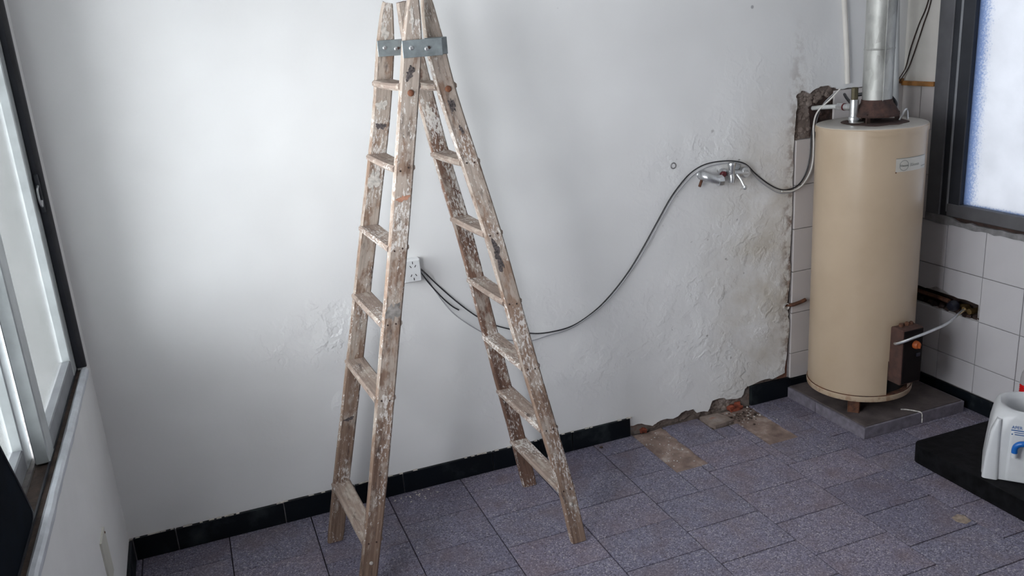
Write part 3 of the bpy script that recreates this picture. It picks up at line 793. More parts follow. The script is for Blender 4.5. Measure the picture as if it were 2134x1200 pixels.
for z in Rz: rung(RF, RB, z)
# nail heads on the outer face of the front stiles, two rusty bolts under the top rungs
def yface(pts, z, side=-1): p = at_z(pts, z); return Vector((p.x, p.y+side*(ST/2+0.0005), p.z))
for pts, zs in ((LF, Lz[:-1]), (RF, Rz[:-1])):
    for z in zs:
        for dx in (-0.013, 0.012):
            p = yface(pts, z-0.012)
            lathe('nail', [(0.0028, 0.0015), (0.0028, -0.0012), (0.0012, -0.002)], (p.x+dx, p.y, p.z+random.uniform(-.004, .004)), 'rust_and_shade_dark', lad, 8, 'y')
for pts, z in ((LF, 1.585), (RF, 1.583)):
    p = yface(pts, z)
    b = lathe('bolt', [(0.0095, 0.002), (0.0095, -0.003), (0.007, -0.0055), (0.003, -0.0065)], (p.x+0.002, p.y, p.z), 'rust_orange', lad, 12, 'y'); b['label'] = 'rusty bolt head'
for pts in (LF, RF):
    p = yface(pts, 0.155); lathe('bolt', [(0.006, 0.002), (0.006, -0.003), (0.003, -0.006)], (p.x+.002, p.y, p.z), 'white_drip', lad, 10, 'y')
# galvanised hinge straps
def strap(lo, hi, bolts, rz=0.0, label=None):
    c = [(a+b)/2 for a, b in zip(lo, hi)]
    xf = Matrix.Translation(c) @ Matrix.Rotation(rz, 4, 'Z') @ Matrix.Translation([-a for a in c])
    s = box('hinge_strap', lo, hi, 'zinc', lad, 0.001, xf)
    if label: s['label'] = label
    for bx, bz in bolts:
        p = xf @ Vector((bx, lo[1], bz))
        lathe('bolt', [(0.0062, 0.001), (0.0062, -0.0025), (0.0035, -0.004)], p, 'chrome', s, 10, 'y')
    return s
strap((1.035, -0.5945, 1.682), (1.152, -0.5915, 1.730), [(1.060, 1.708), (1.105, 1.703)], 0.0, 'galvanised strap joining the two front stiles')
strap((1.030, -0.302, 1.684), (1.150, -0.299, 1.733), [(1.052, 1.71), (1.088, 1.705)], 0.0)
s = box('hinge_strap', (1.118, -0.5335, 1.683), (1.186, -0.5305, 1.732), 'zinc', lad, 0.001)
box('strap_return', (1.1795, -0.531, 1.683), (1.1855, -0.503, 1.732), 'zinc', s, 0.0008)
tube('hinge_pin', [(1.112, -0.598, 1.706), (1.112, -0.525, 1.706)], 0.004, 'rust_and_shade_dark', lad, 8, smooth_path=False)
tube('hinge_pin', [(1.095, -0.306, 1.706), (1.095, -0.28, 1.706)], 0.004, 'rust_and_shade_dark', lad, 8, smooth_path=False)
# smears of old paint on the boards (thin films of their own)
def smear(pts, z, dx, rw, rh, mat, seed, n=34, label=None):
    rnd = random.Random(seed); lp = []; ph = [rnd.uniform(0, 6) for _ in range(3)]
    for k in range(n):
        a = 2*PI*k/n; r = 0.72+0.25*math.sin(2*a+ph[0])+0.16*math.sin(5*a+ph[1])+0.10*math.sin(9*a+ph[2])+rnd.uniform(-.08, .08)
        lp.append((max(-0.024, min(0.024, dx+rw*r*math.cos(a))), rh*r*math.sin(a)))
    def mp(u, v, d):
        p = at_z(pts, z+v); return (p.x+u, p.y-ST/2-0.0012+d, z+v)
    o = prism('paint_smear', [lp], mp, 0.0014, mat, lad)
    if label: o['label'] = label
smear(LF, 1.288, 0.002, 0.022, 0.013, 'orange_smear', 1, label='orange paint smear')
smear(LF, 1.600+.04, -0.004, 0.016, 0.022, 'dark_smear', 2)
smear(LF, 0.955, 0.0, 0.026, 0.040, 'grey_smear', 3)
smear(RF, 1.535, 0.0, 0.010, 0.030, 'dark_smear', 4)
smear(RF, 1.46, 0.004, 0.008, 0.014, 'dark_smear', 5)
smear(RF, 1.06, -0.006, 0.017, 0.055, 'dark_smear', 6)
smear(LB, 1.47, 0.0, 0.018, 0.016, 'dark_smear', 7)
smear(LB, 1.535, -0.003, 0.019, 0.026, 'white_drip', 8)
smear(LB, 1.755, -0.006, 0.014, 0.03, 'white_drip', 9)
smear(LF, 1.79, -0.004, 0.007, 0.035, 'white_drip', 10)
smear(RB, 0.17, 0.004, 0.007, 0.014, 'white_drip', 11)
smear(RB, 1.50, 0.0, 0.014, 0.03, 'white_drip', 12)
smear(LB, 1.30, -0.004, 0.022, 0.05, 'white_drip', 13)
smear(LB, 0.475, 0.0, 0.018, 0.010, 'dark_smear', 14, label='dark socket left by the missing rung')

# ================================================================== WATER HEATER
HX, HY, HR, HZ0, HZ1 = 3.05, -0.245, 0.2145, 0.12, 1.27
# plinth
pl = thing('heater_plinth', (3.13, -0.25, 0), 'low purple-grey tiled plinth under the cream water heater', 'plinth')
box('core', (2.862, -0.498, -0.012), (3.398, -0.001, 0.048), 'grout', pl)
for a, b in ((2.855, 3.157), (3.160, 3.400)): box('side_tile', (a, -0.506, 0.0), (b, -0.496, 0.0505), 'plinth_side', pl, 0.001)
for a, b in ((-0.506, -0.206), (-0.203, -0.014)): box('side_tile', (2.853, a+.001, 0.0), (2.864, b, 0.0505), 'plinth_side', pl, 0.001)
box('side_tile', (3.394, -0.495, 0.0), (3.402, -0.012, 0.050), 'plinth_side', pl, 0.001)
for a, b in ((2.866, 3.157), (3.160, 3.393)):
    for c, d in ((-0.494, -0.287), (-0.284, -0.012)): box('top_tile', (a, c, 0.045), (b, d, 0.053), 'plinth_top', pl, 0.001)
bm = bmesh.new()
for k in range(9):
    x = 3.10+0.06*k/8; bm_box(bm, (x, -0.506-0.0005+.0, 0.050), (x+.012, -0.494, 0.0535+random.uniform(0, .002)))
tube('mortar_smear', [(3.165, -0.5065, 0.004), (3.163, -0.507, 0.03), (3.158, -0.507, 0.050), (3.150, -0.495, 0.0545), (3.125, -0.46, 0.0545), (3.105, -0.445, 0.0545)], 0.0028, 'crumb_light', pl, 6)
bm.free()

ht = thing('water_heater', (HX, HY, 0.053), 'tall cream cylindrical gas water heater with rusty rim standing in the corner', 'water heater')
SEG = 96
bm = bmesh.new()
zs = [HZ0+0.024, 0.155, 0.212, 0.30, 0.5, 0.8, 1.1, 1.245]
rings = [[bm.verts.new((HX+HR*math.cos(2*PI*k/SEG), HY+HR*math.sin(2*PI*k/SEG), z)) for k in range(SEG)] for z in zs]
def in_open(k): # burner opening in the mantle, towards the room
    a = (k+0.5)/SEG*360.0; a = a-360 if a > 180 else a
    return -99.5 < a < -68
for j, (a, b) in enumerate(zip(rings, rings[1:])):
    for k in range(SEG):
        if zs[j] >= 0.155-1e-6 and zs[j+1] <= 0.30+1e-6 and in_open(k): continue
        if j == 0 and in_open(k): continue
        bm.faces.new((a[k], a[(k+1) % SEG], b[(k+1) % SEG], b[k]))
body = from_bm('body', bm, 'enamel', ht, smooth=True)
lathe('burner_chamber', [(HR-0.02, 0.125), (HR-0.02, 0.45)], (HX, HY, 0), 'dark_inside', ht, 48)  # near-black inner cylinder behind the burner opening
lathe('bottom_rim', [(HR-0.012, HZ0), (HR+0.0025, HZ0), (HR+0.0045, HZ0+.006), (HR+0.0045, HZ0+0.022), (HR+0.001, HZ0+0.0255), (HR-0.012, HZ0+0.0255)], (HX, HY, 0), 'enamel', ht, SEG)
lathe('rim_seam', [(HR-0.006, HZ0+0.0245), (HR+0.0032, HZ0+0.0245), (HR+0.0032, HZ0+0.0275), (HR-0.006, HZ0+0.0275)], (HX, HY, 0), 'rust', ht, SEG)
lid = lathe('lid', [(HR-0.002, 1.2425), (HR+0.0022, 1.2425), (HR+0.0026, 1.260), (HR-0.001, 1.268), (HR-0.008, 1.2705), (0.115, 1.2715), (0.10, 1.266), (0.0, 1.266)], (HX, HY, 0), 'lid', ht, SEG)
lathe('lid_band', [(HR-0.002, 1.2415), (HR+0.003, 1.2415), (HR+0.0034, 1.262), (HR-0.002, 1.2685)], (HX, HY, 0), 'enamel', ht, SEG)
for k in range(3):
    a = math.radians(223+120*k); x, y = HX+0.165*math.cos(a), HY+0.165*math.sin(a)
    c = Vector((x, y, 0)); xf = Matrix.Translation(c) @ Matrix.Rotation(a, 4, 'Z')
    f = box('foot', (-0.02, -0.021, 0.0535), (0.018, 0.021, HZ0+0.004), 'rust', ht, 0.003, xf)
    if k == 0: f['label'] = 'rusty sheet-metal foot'
# rusted stain, draught hood and legs
lp = []
for k in range(40):
    a = 2*PI*k/40; r = 0.125+0.03*noise.noise(Vector((math.cos(a)*2, math.sin(a)*2, 5)))
    lp.append((HX+0.012+r*math.cos(a)*1.02, HY-0.012+r*math.sin(a)*1.02))
prism('rust_stain', [lp], lambda u, v, d: (u, v, 1.2735-d), 0.002, 'hood_rust', ht)
hood = lathe('draught_hood', [(0.088, 1.295), (0.090, 1.302), (0.078, 1.325), (0.062, 1.348), (0.060, 1.362), (0.055, 1.362), (0.055, 1.345), (0.070, 1.322), (0.080, 1.300)], (3.073, HY, 0), 'hood_rust', ht, 36)
for k in range(3):
    a = math.radians(205+120*k); x, y = 3.073+0.08*math.cos(a), HY+0.08*math.sin(a)
    box('hood_leg', (x-.009, y-.004, 1.27), (x+.009, y+.004, 1.31), 'rust_and_shade_dark', ht)
# gas control box towards the room
cb = box('control_box', (3.012, -0.520, 0.212), (3.122, -0.42, 0.455), 'heater_box', ht, 0.004)
box('front_panel', (3.018, -0.5235, 0.218), (3.118, -0.519, 0.45), 'box_front_shaded', cb, 0.002)
lathe('knob', [(0.017, 0.0), (0.017, -0.012), (0.013, -0.02), (0.004, -0.021)], (3.078, -0.522, 0.385), 'orange', cb, 16, 'y')
box('knob_ridge', (3.074, -0.55, 0.374), (3.082, -0.540, 0.397), 'orange', cb, 0.002)
for q in ((3.045, 0.005), (3.075, 0.006), (3.098, 0.004)): lathe('cap_nut', [(0.009, 0.0), (0.009, 0.007+q[1]), (0.005, 0.011+q[1])], (q[0], -0.475, 0.453), 'rust', cb, 8)
box('reset_button', (3.085, -0.529, 0.33), (3.105, -0.522, 0.345), 'black_knob', cb, 0.002)
# safety valve on the lid with a branch running back into the wall
vx, vy = 2.985, -0.215
sv = lathe('safety_valve', [(0.0185, 1.266), (0.0185, 1.282), (0.0225, 1.284), (0.0225, 1.296), (0.0175, 1.298), (0.0175, 1.366), (0.0, 1.366)], (vx, vy, 0), 'chrome', ht, 18)
lathe('valve_cap', [(0.0135, 1.360), (0.0135, 1.412), (0.0105, 1.415), (0.0, 1.415)], (vx, vy, 0), 'olive_brass', sv, 8)
tube('valve_branch', [(vx, vy, 1.335), (vx-0.002, vy+0.05, 1.334)], 0.0135, 'chrome', sv, 12, smooth_path=False)
tube('red_washer', [(vx-0.002, vy+0.05, 1.334), (vx-0.002, vy+0.056, 1.334)], 0.0155, 'dark_red', sv, 12, smooth_path=False)
tube('brass_union', [(vx-0.002, vy+0.056, 1.334), (vx-0.004, vy+0.09, 1.334)], 0.015, 'chrome', sv, 6, smooth_path=False)
tube('supply_pipe', [(vx-0.004, vy+0.09, 1.334), (vx-0.012, vy+0.16, 1.328), (vx-0.02, vy+0.226, 1.320)], 0.0095, 'steel', sv, 12)
lathe('lid_flange', [(0.030, 1.271), (0.030, 1.275), (0.0, 1.275)], (vx+.012, vy-.003, 0), 'lid', sv, 14)
tube('drain_hose', [(vx+0.012, vy+.02, 1.34), (vx+0.05, vy+0.10, 1.362), (vx+0.09, vy+0.16, 1.372)], 0.006, 'black_cable', sv, 8)
tube('thermo_cable', [(3.115, HY+.06, 1.275), (3.150, HY+.02, 1.30), (3.163, HY-.01, 1.33), (3.158, HY+.02, 1.365), (3.13, HY+.06, 1.380), (3.08, HY+.12, 1.372)], 0.0075, 'black_cable', ht, 8)
tube('probe_loop', [(3.138, HY-.06, 1.275), (3.155, HY-.07, 1.315), (3.175, HY-.06, 1.308), (3.180, HY-.06, 1.275)], 0.004, 'chrome', ht, 8)
# maker's badge bent round the mantle
def onmantle(ang, z, d=0.0): a = math.radians(ang); return Vector((HX+(HR+d)*math.cos(a), HY+(HR+d)*math.sin(a), z))
def arc_strip(name, a0, a1, z0, z1, d, mat, parent, n=14):
    bm = bmesh.new(); r = []
    for k in range(n+1):
        a = a0+(a1-a0)*k/n; r.append((bm.verts.new(onmantle(a, z0, d)), bm.verts.new(onmantle(a, z1, d))))
    for p, q in zip(r, r[1:]): bm.faces.new((p[0], q[0], q[1], p[1]))
    return from_bm(name, bm, mat, parent, smooth=True)
bd = arc_strip('badge', -106.5, -62, 1.098, 1.150, 0.0008, 'badge_film', ht); bd['label'] = 'pale maker badge with a round emblem'
arc_strip('badge_line', -106.5, -64, 1.149, 1.1515, 0.0013, 'badge_grey', bd)
arc_strip('badge_line', -72, -62, 1.108, 1.111, 0.0013, 'badge_grey', bd)
DEG = math.degrees(1/HR)
def ring_on(name, ca, cz, r0, r1, mat, parent, sx=1.0, n=28):
    bm = bmesh.new(); vs = []
    for k in range(n):
        a = 2*PI*k/n
        vs.append([bm.verts.new(onmantle(ca+r*sx*math.cos(a)*DEG, cz+r*math.sin(a), 0.0014)) for r in (r0, r1)])
    for k in range(n): p, q = vs[k], vs[(k+1) % n]; bm.faces.new((p[0], p[1], q[1], q[0]))
    return from_bm(name, bm, mat, parent)
ring_on('emblem_ring', -97.0, 1.122, 0.0185, 0.0208, 'badge_grey', bd)
def on_badge(a_left, z, size): return lambda co: onmantle(a_left+co.x*DEG, z+co.y, 0.0013+co.z)
text_mesh('emblem_text', 'Rheem', 0.0125, None, 'badge_grey', bd, on_badge(-101.6, 1.1175, 0.0125))
text_mesh('badge_text', 'Rheem', 0.018, None, 'badge_soft', bd, on_badge(-89.5, 1.116, 0.02))
lathe('rivet', [(0.003, 0.0), (0.002, -0.002)], tuple(onmantle(-106, 1.096, 0.0005)), 'rust', bd, 8, 'y')

# flue rising from the hood
fl = thing('flue_pipe', (3.073, HY, 1.35), 'galvanised metal flue pipe rising from the top of the water heater', 'pipe')
lathe('pipe', [(0.0575, 1.352), (0.0575, CEIL), (0.0555, CEIL), (0.0555, 1.352)], (3.073, HY, 0), 'galv', fl, 40)
box('seam', (3.073-.0035-.02, HY-.0560, 1.354), (3.073+.0035-.02, HY-.0525, CEIL), 'galv', fl, 0.0006)
lathe('joint_bead', [(0.0577, 1.556), (0.0592, 1.560), (0.0577, 1.564)], (3.073, HY, 0), 'galv', fl, 40)

# bent aluminium gas tube from the control box to the cock in the right wall
gt = tag(tube('gas_tube', [(3.013, -0.480, 0.388), (3.000, -0.505, 0.398), (3.014, -0.540, 0.420), (3.06, -0.555, 0.436), (3.16, -0.535, 0.437), (3.28, -0.49, 0.428), (3.40, -0.442, 0.436), (3.448, -0.424, 0.440)], 0.0062, 'aluminium', None, 10, 8),
    'thin bent aluminium gas tube running from the control box to the wall', 'pipe')
gv = thing('gas_valve', (W, -0.42, 0.43), 'brass gas cock with black knob in the broken niche of tiled wall', 'valve')
tube('valve_body', [(W+0.05, -0.455, 0.437), (W+0.004, -0.452, 0.438), (W-0.006, -0.452, 0.438)], 0.013, 'brass', gv, 12, smooth_path=False)
tube('brass_nut', [(W-0.004, -0.424, 0.440), (W+0.03, -0.418, 0.441)], 0.0125, 'brass', gv, 6, smooth_path=False)
lathe('knob', [(0.023, 0.0), (0.024, -0.020), (0.017, -0.032), (0.0, -0.034)], (W-0.004, -0.378, 0.447), 'black_knob', gv, 16, 'x')
tube('stem', [(W+0.05, -0.40, 0.44), (W-0.004, -0.38, 0.446)], 0.009, 'brass', gv, 10, smooth_path=False)
tube('inlet_pipe', [(W+0.02, -0.08, 0.452), (W+0.012, -0.33, 0.450)], 0.010, 'rust', gv, 10, smooth_path=False)
bm = bmesh.new()
for k in range(60):
    y = random.uniform(NI[0]+.01, NI[1]-.03); z = NI[2]+0.014+random.uniform(0, .012); x = W+random.uniform(.008, .05); s = random.uniform(.004, .012)
    bm_box(bm, (x-s, y-s, z-s*.7), (x+s, y+s, z+s*.7), 0, Matrix.Translation((x, y, z)) @ Matrix.Rotation(random.random()*3, 4, Vector((random.random(), random.random(), 1)).normalized()) @ Matrix.Translation((-x, -y, -z)))
o = from_bm('rubble', bm, 'rust_and_shade_dark', wall_right); o['kind'] = 'stuff'

# ================================================================== THINGS ON THE BACK WALL
# double power point
so = thing('power_socket', (1.128, 0, 0.90), 'white double surface-mounted power socket on the wall behind the ladder', 'socket')
sb = box('back_box', (1.092, -0.032, 0.862), (1.162, 0.0, 0.950), 'socket_white', so, 0.004)
fp = box('face_plate', (1.095, -0.036, 0.865), (1.159, -0.031, 0.947), 'socket_white', so, 0.002)
for cz in (0.927, 0.887):
    for dx, dz, rot in ((0.0, 0.011, 0), (-0.009, -0.003, -0.55), (0.009, -0.003, 0.55)):
        c = Vector((1.131+dx, -0.0362, cz+(dz if cz > 0.9 else -dz)))
        xf = Matrix.Translation(c) @ Matrix.Rotation(rot if cz > 0.9 else -rot, 4, 'Y')
        box('slot', (-0.0014, -0.0005, -0.0048), (0.0014, 0.0005, 0.0048), 'socket_slot', fp, 0, xf)
# loose wires, socket -> tap -> heater
def wall_path(pts, y): return [(x, y if len(p) == 0 else p[0], z) for x, z, *p in pts]
wa = [(1.162, 0.907, -0.022), (1.185, 0.880, -0.030), (1.225, 0.830), (1.29, 0.755), (1.36, 0.685), (1.43, 0.632), (1.52, 0.590), (1.60, 0.560), (1.68, 0.551), (1.78, 0.560), (1.88, 0.605), (1.96, 0.665),
      (2.04, 0.745), (2.11, 0.835), (2.18, 0.935), (2.24, 1.02), (2.29, 1.075), (2.34, 1.117), (2.40, 1.143), (2.47, 1.150), (2.54, 1.146, -0.022), (2.60, 1.126, -0.022), (2.66, 1.078), (2.72, 1.030), (2.78, 0.995), (2.83, 0.985), (2.885, 0.998), (2.925, 1.045), (2.945, 1.12), (2.95, 1.22), (2.965, 1.31, -0.03), (2.99, 1.36, -0.06)]
tag(tube('cable', wall_path(wa, -0.007), 0.0028, 'black_cable', None, 6, 6), 'black wire hanging from the power socket up to the tap and heater', 'cable')
wb = [(1.162, 0.900, -0.020), (1.182, 0.868, -0.026), (1.215, 0.805), (1.27, 0.715), (1.34, 0.645), (1.42, 0.585), (1.50, 0.552), (1.58, 0.533), (1.66, 0.540), (1.76, 0.552), (1.86, 0.592), (1.95, 0.650),
      (2.035, 0.733), (2.115, 0.828), (2.187, 0.93), (2.245, 1.014), (2.30, 1.07), (2.35, 1.108), (2.41, 1.132), (2.47, 1.139), (2.54, 1.139, -0.030), (2.60, 1.119, -0.032), (2.66, 1.060), (2.72, 1.012), (2.78, 0.978), (2.84, 0.972), (2.90, 0.992), (2.945, 1.05), (2.96, 1.13), (2.962, 1.24), (2.985, 1.33, -0.025), (3.03, 1.385, -0.05)]
tag(tube('cable', wall_path(wb, -0.0128), 0.0023, 'grey_cable', None, 6, 6), 'paint-flecked grey wire sagging just below the black wire', 'cable')
tag(tube('cable', wall_path([(1.163, 0.893, -0.02), (1.19, 0.845, -0.024), (1.24, 0.775), (1.275, 0.735), (1.30, 0.715)], -0.008), 0.0028, 'black_cable', None, 6, 6), 'short frayed black wire end hanging from the power socket', 'cable')
tag(tube('cable', wall_path([(2.79, 0.985, -0.0195), (2.85, 0.980, -0.0195), (2.905, 1.005, -0.0195), (2.945, 1.07, -0.0195), (2.952, 1.16, -0.0195), (2.947, 1.25, -0.0205), (2.955, 1.31, -0.035), (2.985, 1.365, -0.08), (3.02, 1.40, -0.09)], -0.0195), 0.0036, 'white_cable', None, 8, 6), 'short white cable curving up beside the heater into the wall', 'cable')

# old shower/sink tap fittings
t1 = thing('tap_fitting', (2.43, 0, 1.09), 'dull chrome elbow fitting with wide outlet nut on the flaking wall', 'tap')
lathe('flange', [(0.019, 0.002), (0.021, -0.004), (0.014, -0.012)], (2.395, 0, 1.105), 'chrome', t1, 20, 'y')
tube('elbow', [(2.395, 0.0, 1.105), (2.395, -0.030, 1.102), (2.405, -0.044, 1.095), (2.43, -0.048, 1.085), (2.452, -0.048, 1.078)], [0.017, 0.019, 0.021, 0.0215, 0.0205]+[0.0205]*0 if False else 0.0185, 'chrome', t1, 16, 6)
lathe('outlet_nut', [(0.022, -0.008), (0.023, 0.0), (0.023, 0.014), (0.018, 0.018), (0.013, 0.018), (0.012, 0.004)], (2.452, -0.048, 1.078), 'chrome', t1, 8, 'x')
tube('thread', [(2.385, -0.022, 1.085), (2.372, -0.026, 1.06)], 0.006, 'rust', t1, 8, smooth_path=False)
t2 = thing('tap_fitting', (2.55, 0, 1.10), 'chrome lever tap body with round nuts on the flaking wall', 'tap')
tube('body', [(2.505, -0.030, 1.102), (2.60, -0.030, 1.090)], 0.013, 'chrome', t2, 14, smooth_path=False)
lathe('handle_nut', [(0.013, -0.034), (0.014, -0.01), (0.010, 0.0), (0.013, 0.012), (0.014, 0.040)], (2.522, -0.036, 1.095), 'chrome', t2, 14, 'z')
lathe('cap', [(0.016, -0.010), (0.018, 0.0), (0.016, 0.006)], (2.522, -0.036, 1.137), 'chrome', t2, 14, 'z')
tube('lever', [(2.545, -0.036, 1.095), (2.552, -0.060, 1.070), (2.557, -0.075, 1.045)], 0.0058, 'chrome', t2, 10)
lathe('lever_tip', [(0.0, 0.012), (0.008, 0.008), (0.010, 0.0), (0.007, -0.008), (0.0, -0.010)], (2.558, -0.077, 1.040), 'chrome', t2, 12)
lathe('round_nut', [(0.021, 0.0), (0.023, -0.006), (0.023, -0.022), (0.018, -0.028), (0.009, -0.028), (0.008, -0.016)], (2.592, -0.014, 1.093), 'chrome', t2, 20, 'y')
lathe('flange', [(0.022, 0.002), (0.023, -0.004), (0.013, -0.014)], (2.565, 0, 1.118), 'chrome', t2, 20, 'y')
lathe('red_disc', [(0.012, 0.0), (0.013, -0.012), (0.009, -0.016)], (2.487, -0.020, 1.098), 'dark_red', t2, 16, 'y')
lathe('wall_nut', [(0.016, 0.002), (0.017, -0.010), (0.013, -0.020)], (2.497, 0.0, 1.103), 'chrome', t2, 8, 'y')
bm = bmesh.new(); bm_lathe(bm, [(0.009, 0.0), (0.012, -0.003), (0.014, 0.0)], (2.265, -0.0005, 1.157), 16, 'y', True)
tag(from_bm('pipe_mouth', bm, 'sill_cement', None), 'small round cement-ringed pipe mouth in the wall near the chrome taps', 'pipe')

# rusty pipe stub at the edge of the tiles
ps = tag(tube('pipe_stub', [(2.850, 0.012, 0.448), (2.868, -0.012, 0.452), (2.905, -0.020, 0.460), (2.935, -0.018, 0.466)], 0.0085, 'rust', None, 10), 'short rusty pipe stub poking out at the edge of the tiled strip', 'pipe')
lathe('pipe_socket', [(0.016, 0.012), (0.018, -0.006), (0.013, -0.008), (0.011, 0.01)], (2.842, 0, 0.445), 'crumb_light', ps, 14, 'y')

# painted conduit and white riser by the flue, wires near the window
tag(tube('conduit', [(3.134, -0.006, 1.41), (3.120, -0.006, 1.56), (3.098, -0.006, 1.75), (3.06, -0.006, 2.10), (3.01, -0.006, CEIL)], 0.011, 'cream_wall', None, 10), 'white painted conduit slanting up the white wall beside the flue pipe', 'pipe')
tag(tube('riser_pipe', [(3.352, -0.07, 1.02), (3.345, -0.07, 1.27), (3.325, -0.06, 1.75), (3.29, -0.05, CEIL)], 0.0125, 'white_plastic', None, 12), 'thin white riser pipe in the room corner behind the flue pipe', 'pipe')
for dy, nm in ((0.0, 'dark wire sagging down the cream wall from above, nearest the window frame'), (0.028, 'dark wire sagging down the cream wall from above, nearest the corner')):
    tag(tube('cable', [(W-0.004, -0.165+dy*.3, 2.0), (W-0.004, -0.130+dy*.5, 1.74), (W-0.004, -0.095+dy*.9, 1.63), (W-0.004, -0.062+dy, 1.535), (W-0.006, -0.032+dy*.6, 1.455), (W-0.02-dy*.2, -0.014, 1.412+dy*.4), (3.40-dy*.3, -0.012, 1.374+dy*.4), (3.36-dy*.5, -0.012, 1.33)], 0.0026, 'rust_and_shade_dark', None, 6), nm, 'cable')

# blank cover plate low on the left wall
cp = thing('cover_plate', (0.0, -0.53, 0.32), 'blank ivory electrical cover plate low on the wall under the window', 'cover plate')
prism('plate', [[(-0.575, 0.255), (-0.475, 0.255), (-0.475, 0.405), (-0.575, 0.405)]], lambda u, v, d: (0.006-d, u, v), 0.006, 'ivory', cp)
lathe('screw', [(0.004, 0.0), (0.003, 0.002)], (0.006, -0.487, 0.392), 'rust', cp, 8, 'x')
lathe('screw', [(0.004, 0.0), (0.003, 0.002)], (0.006, -0.562, 0.27), 'rust', cp, 8, 'x')

# dark panel leaning in the window opening
bp = thing('black_panel', (-0.035, -1.34, 0.778), 'black glossy panel with rounded corner leaning on the window sill', 'panel')
lp = [(-1.118, 0.779), (-1.098, 0.784), (-1.088, 0.797), (-1.093, 0.815), (-1.197, 0.995), (-1.40, 1.34), (-1.43, 1.36), (-1.54, 1.36), (-1.56, 1.34), (-1.56, 0.779)]
prism('panel_body', [lp], lambda u, v, d: (-0.028-d, u, v), 0.020, 'black_panel', bp)
tube('edge_strip', [(-0.029, -1.118, 0.783), (-0.029, -1.097, 0.787), (-0.029, -1.089, 0.799), (-0.029, -1.095, 0.817), (-0.029, -1.197, 0.995), (-0.029, -1.398, 1.338)], 0.0035, 'black_knob', bp, 6)

# ================================================================== RIGHT FOREGROUND
# black base slab
bs_ = bmesh.new()
lp = []
for cx, cy, a0 in ((3.434, -0.735, 0), (2.925, -0.755, 90), (2.925, -2.16, 180), (3.434, -2.16, 270)):
    r = 0.012 if cx > 3 else 0.036
    for k in range(7): a = math.radians(a0+15*k); lp.append((cx+r*math.cos(a), cy+r*math.sin(a)))
sl = prism('base_slab', [lp], lambda u, v, d: (u, v, 0.075-d), 0.075, 'black_slab')
bs_.free()
mod = sl.modifiers.new('bevel', 'BEVEL'); mod.width = 0.006; mod.segments = 2; mod.limit_method = 'ANGLE'; mod.angle_limit = math.radians(50)
tag(sl, 'low black slab with rounded corner on the floor against tiled wall', 'slab')

# white plastic dispenser
U = Vector((0.64, -0.768, 0)); V = Vector((0.768, 0.64, 0)); O0 = Vector((2.932, -1.062, 0.0755))
DISP_U, DISP_V, DISP_H = 0.285, 0.25, 0.235
xfD = Matrix(((U.x, V.x, 0, O0.x), (U.y, V.y, 0, O0.y), (0, 0, 1.06, O0.z), (0, 0, 0, 1)))
dp = thing('water_dispenser', tuple(O0), 'white plastic water dispenser with blue tap on the black slab', 'dispenser')
def rrect(u0, u1, v0, v1, r, n=7):
    out = []
    for cx, cy, a0 in ((u1-r, v1-r, 0), (u0+r, v1-r, 90), (u0+r, v0+r, 180), (u1-r, v0+r, 270)):
        for k in range(n): a = math.radians(a0+90*k/(n-1)); out.append((cx+r*math.cos(a), cy+r*math.sin(a)))
    return out
def loft(name, secs, mat, parent, xf, cap0=True, cap1=True):
    bm = bmesh.new(); R = [[bm.verts.new(xf @ Vector((u, v, z))) for u, v in lp] for lp, z in secs]; n = len(R[0])
    for a, b in zip(R, R[1:]):
        for k in range(n): bm.faces.new((a[k], a[(k+1) % n], b[(k+1) % n], b[k]))
    if cap0: bm.faces.new(R[0][::-1])
    if cap1: bm.faces.new(R[-1])
    return from_bm(name, bm, mat, parent, smooth=True, angle=math.radians(50))
u0, u1, v0, v1 = -0.045, DISP_U, 0.0, DISP_V
loft('shell', [(rrect(u0, u1, v0, v1, 0.04), 0.0), (rrect(u0+.005, u1-.005, v0+.004, v1-.004, 0.045), 0.07), (rrect(u0+.013, u1-.013, v0+.010, v1-.010, 0.05), 0.16),
               (rrect(u0+.022, u1-.022, v0+.017, v1-.017, 0.06), 0.215), (rrect(u0+.030, u1-.030, v0+.024, v1-.024, 0.07), 0.236), (rrect(u0+.040, u1-.040, v0+.032, v1-.032, 0.075), 0.243),
               (rrect(u0+.052, u1-.052, v0+.042, v1-.042, 0.075), 0.239), (rrect(u0+.060, u1-.060, v0+.050, v1-.050, 0.07), 0.222), (rrect(u0+.066, u1-.066, v0+.056, v1-.056, 0.065), 0.10)], 'white_plastic', dp, xfD)
# corner pillar and front apron stand proud of the recessed front
loft('corner_pillar', [(rrect(-0.043, 0.010, -0.010, 0.05, 0.012), 0.0), (rrect(-0.038, 0.006, -0.006, 0.05, 0.012), 0.08), (rrect(-0.028, 0.004, 0.003, 0.05, 0.012), 0.17), (rrect(-0.012, 0.004, 0.016, 0.05, 0.008), 0.212)], 'white_plastic', dp, xfD)
loft('front_panel', [(rrect(0.030, u1-.03, -0.008, 0.03, 0.010), 0.006), (rrect(0.030, u1-.03, -0.004, 0.03, 0.010), 0.08), (rrect(0.032, u1-.032, 0.004, 0.04, 0.010), 0.16), (rrect(0.036, u1-.036, 0.016, 0.05, 0.010), 0.208)], 'white_plastic', dp, xfD)
def panel_v(z): return -0.008+0.004*min(z, 0.08)/0.08 + (0.008*max(0, min(z-0.08, 0.08))/0.08) + 0.012*max(0, z-0.16)/0.048
def on_panel(du, z): return lambda co: xfD @ Vector((du+co.x, panel_v(z+co.y)-0.0008-co.z, z+co.y))
text_mesh('printed_text', 'APER', 0.0145, None, 'blue_print', dp, on_panel(0.035, 0.188))
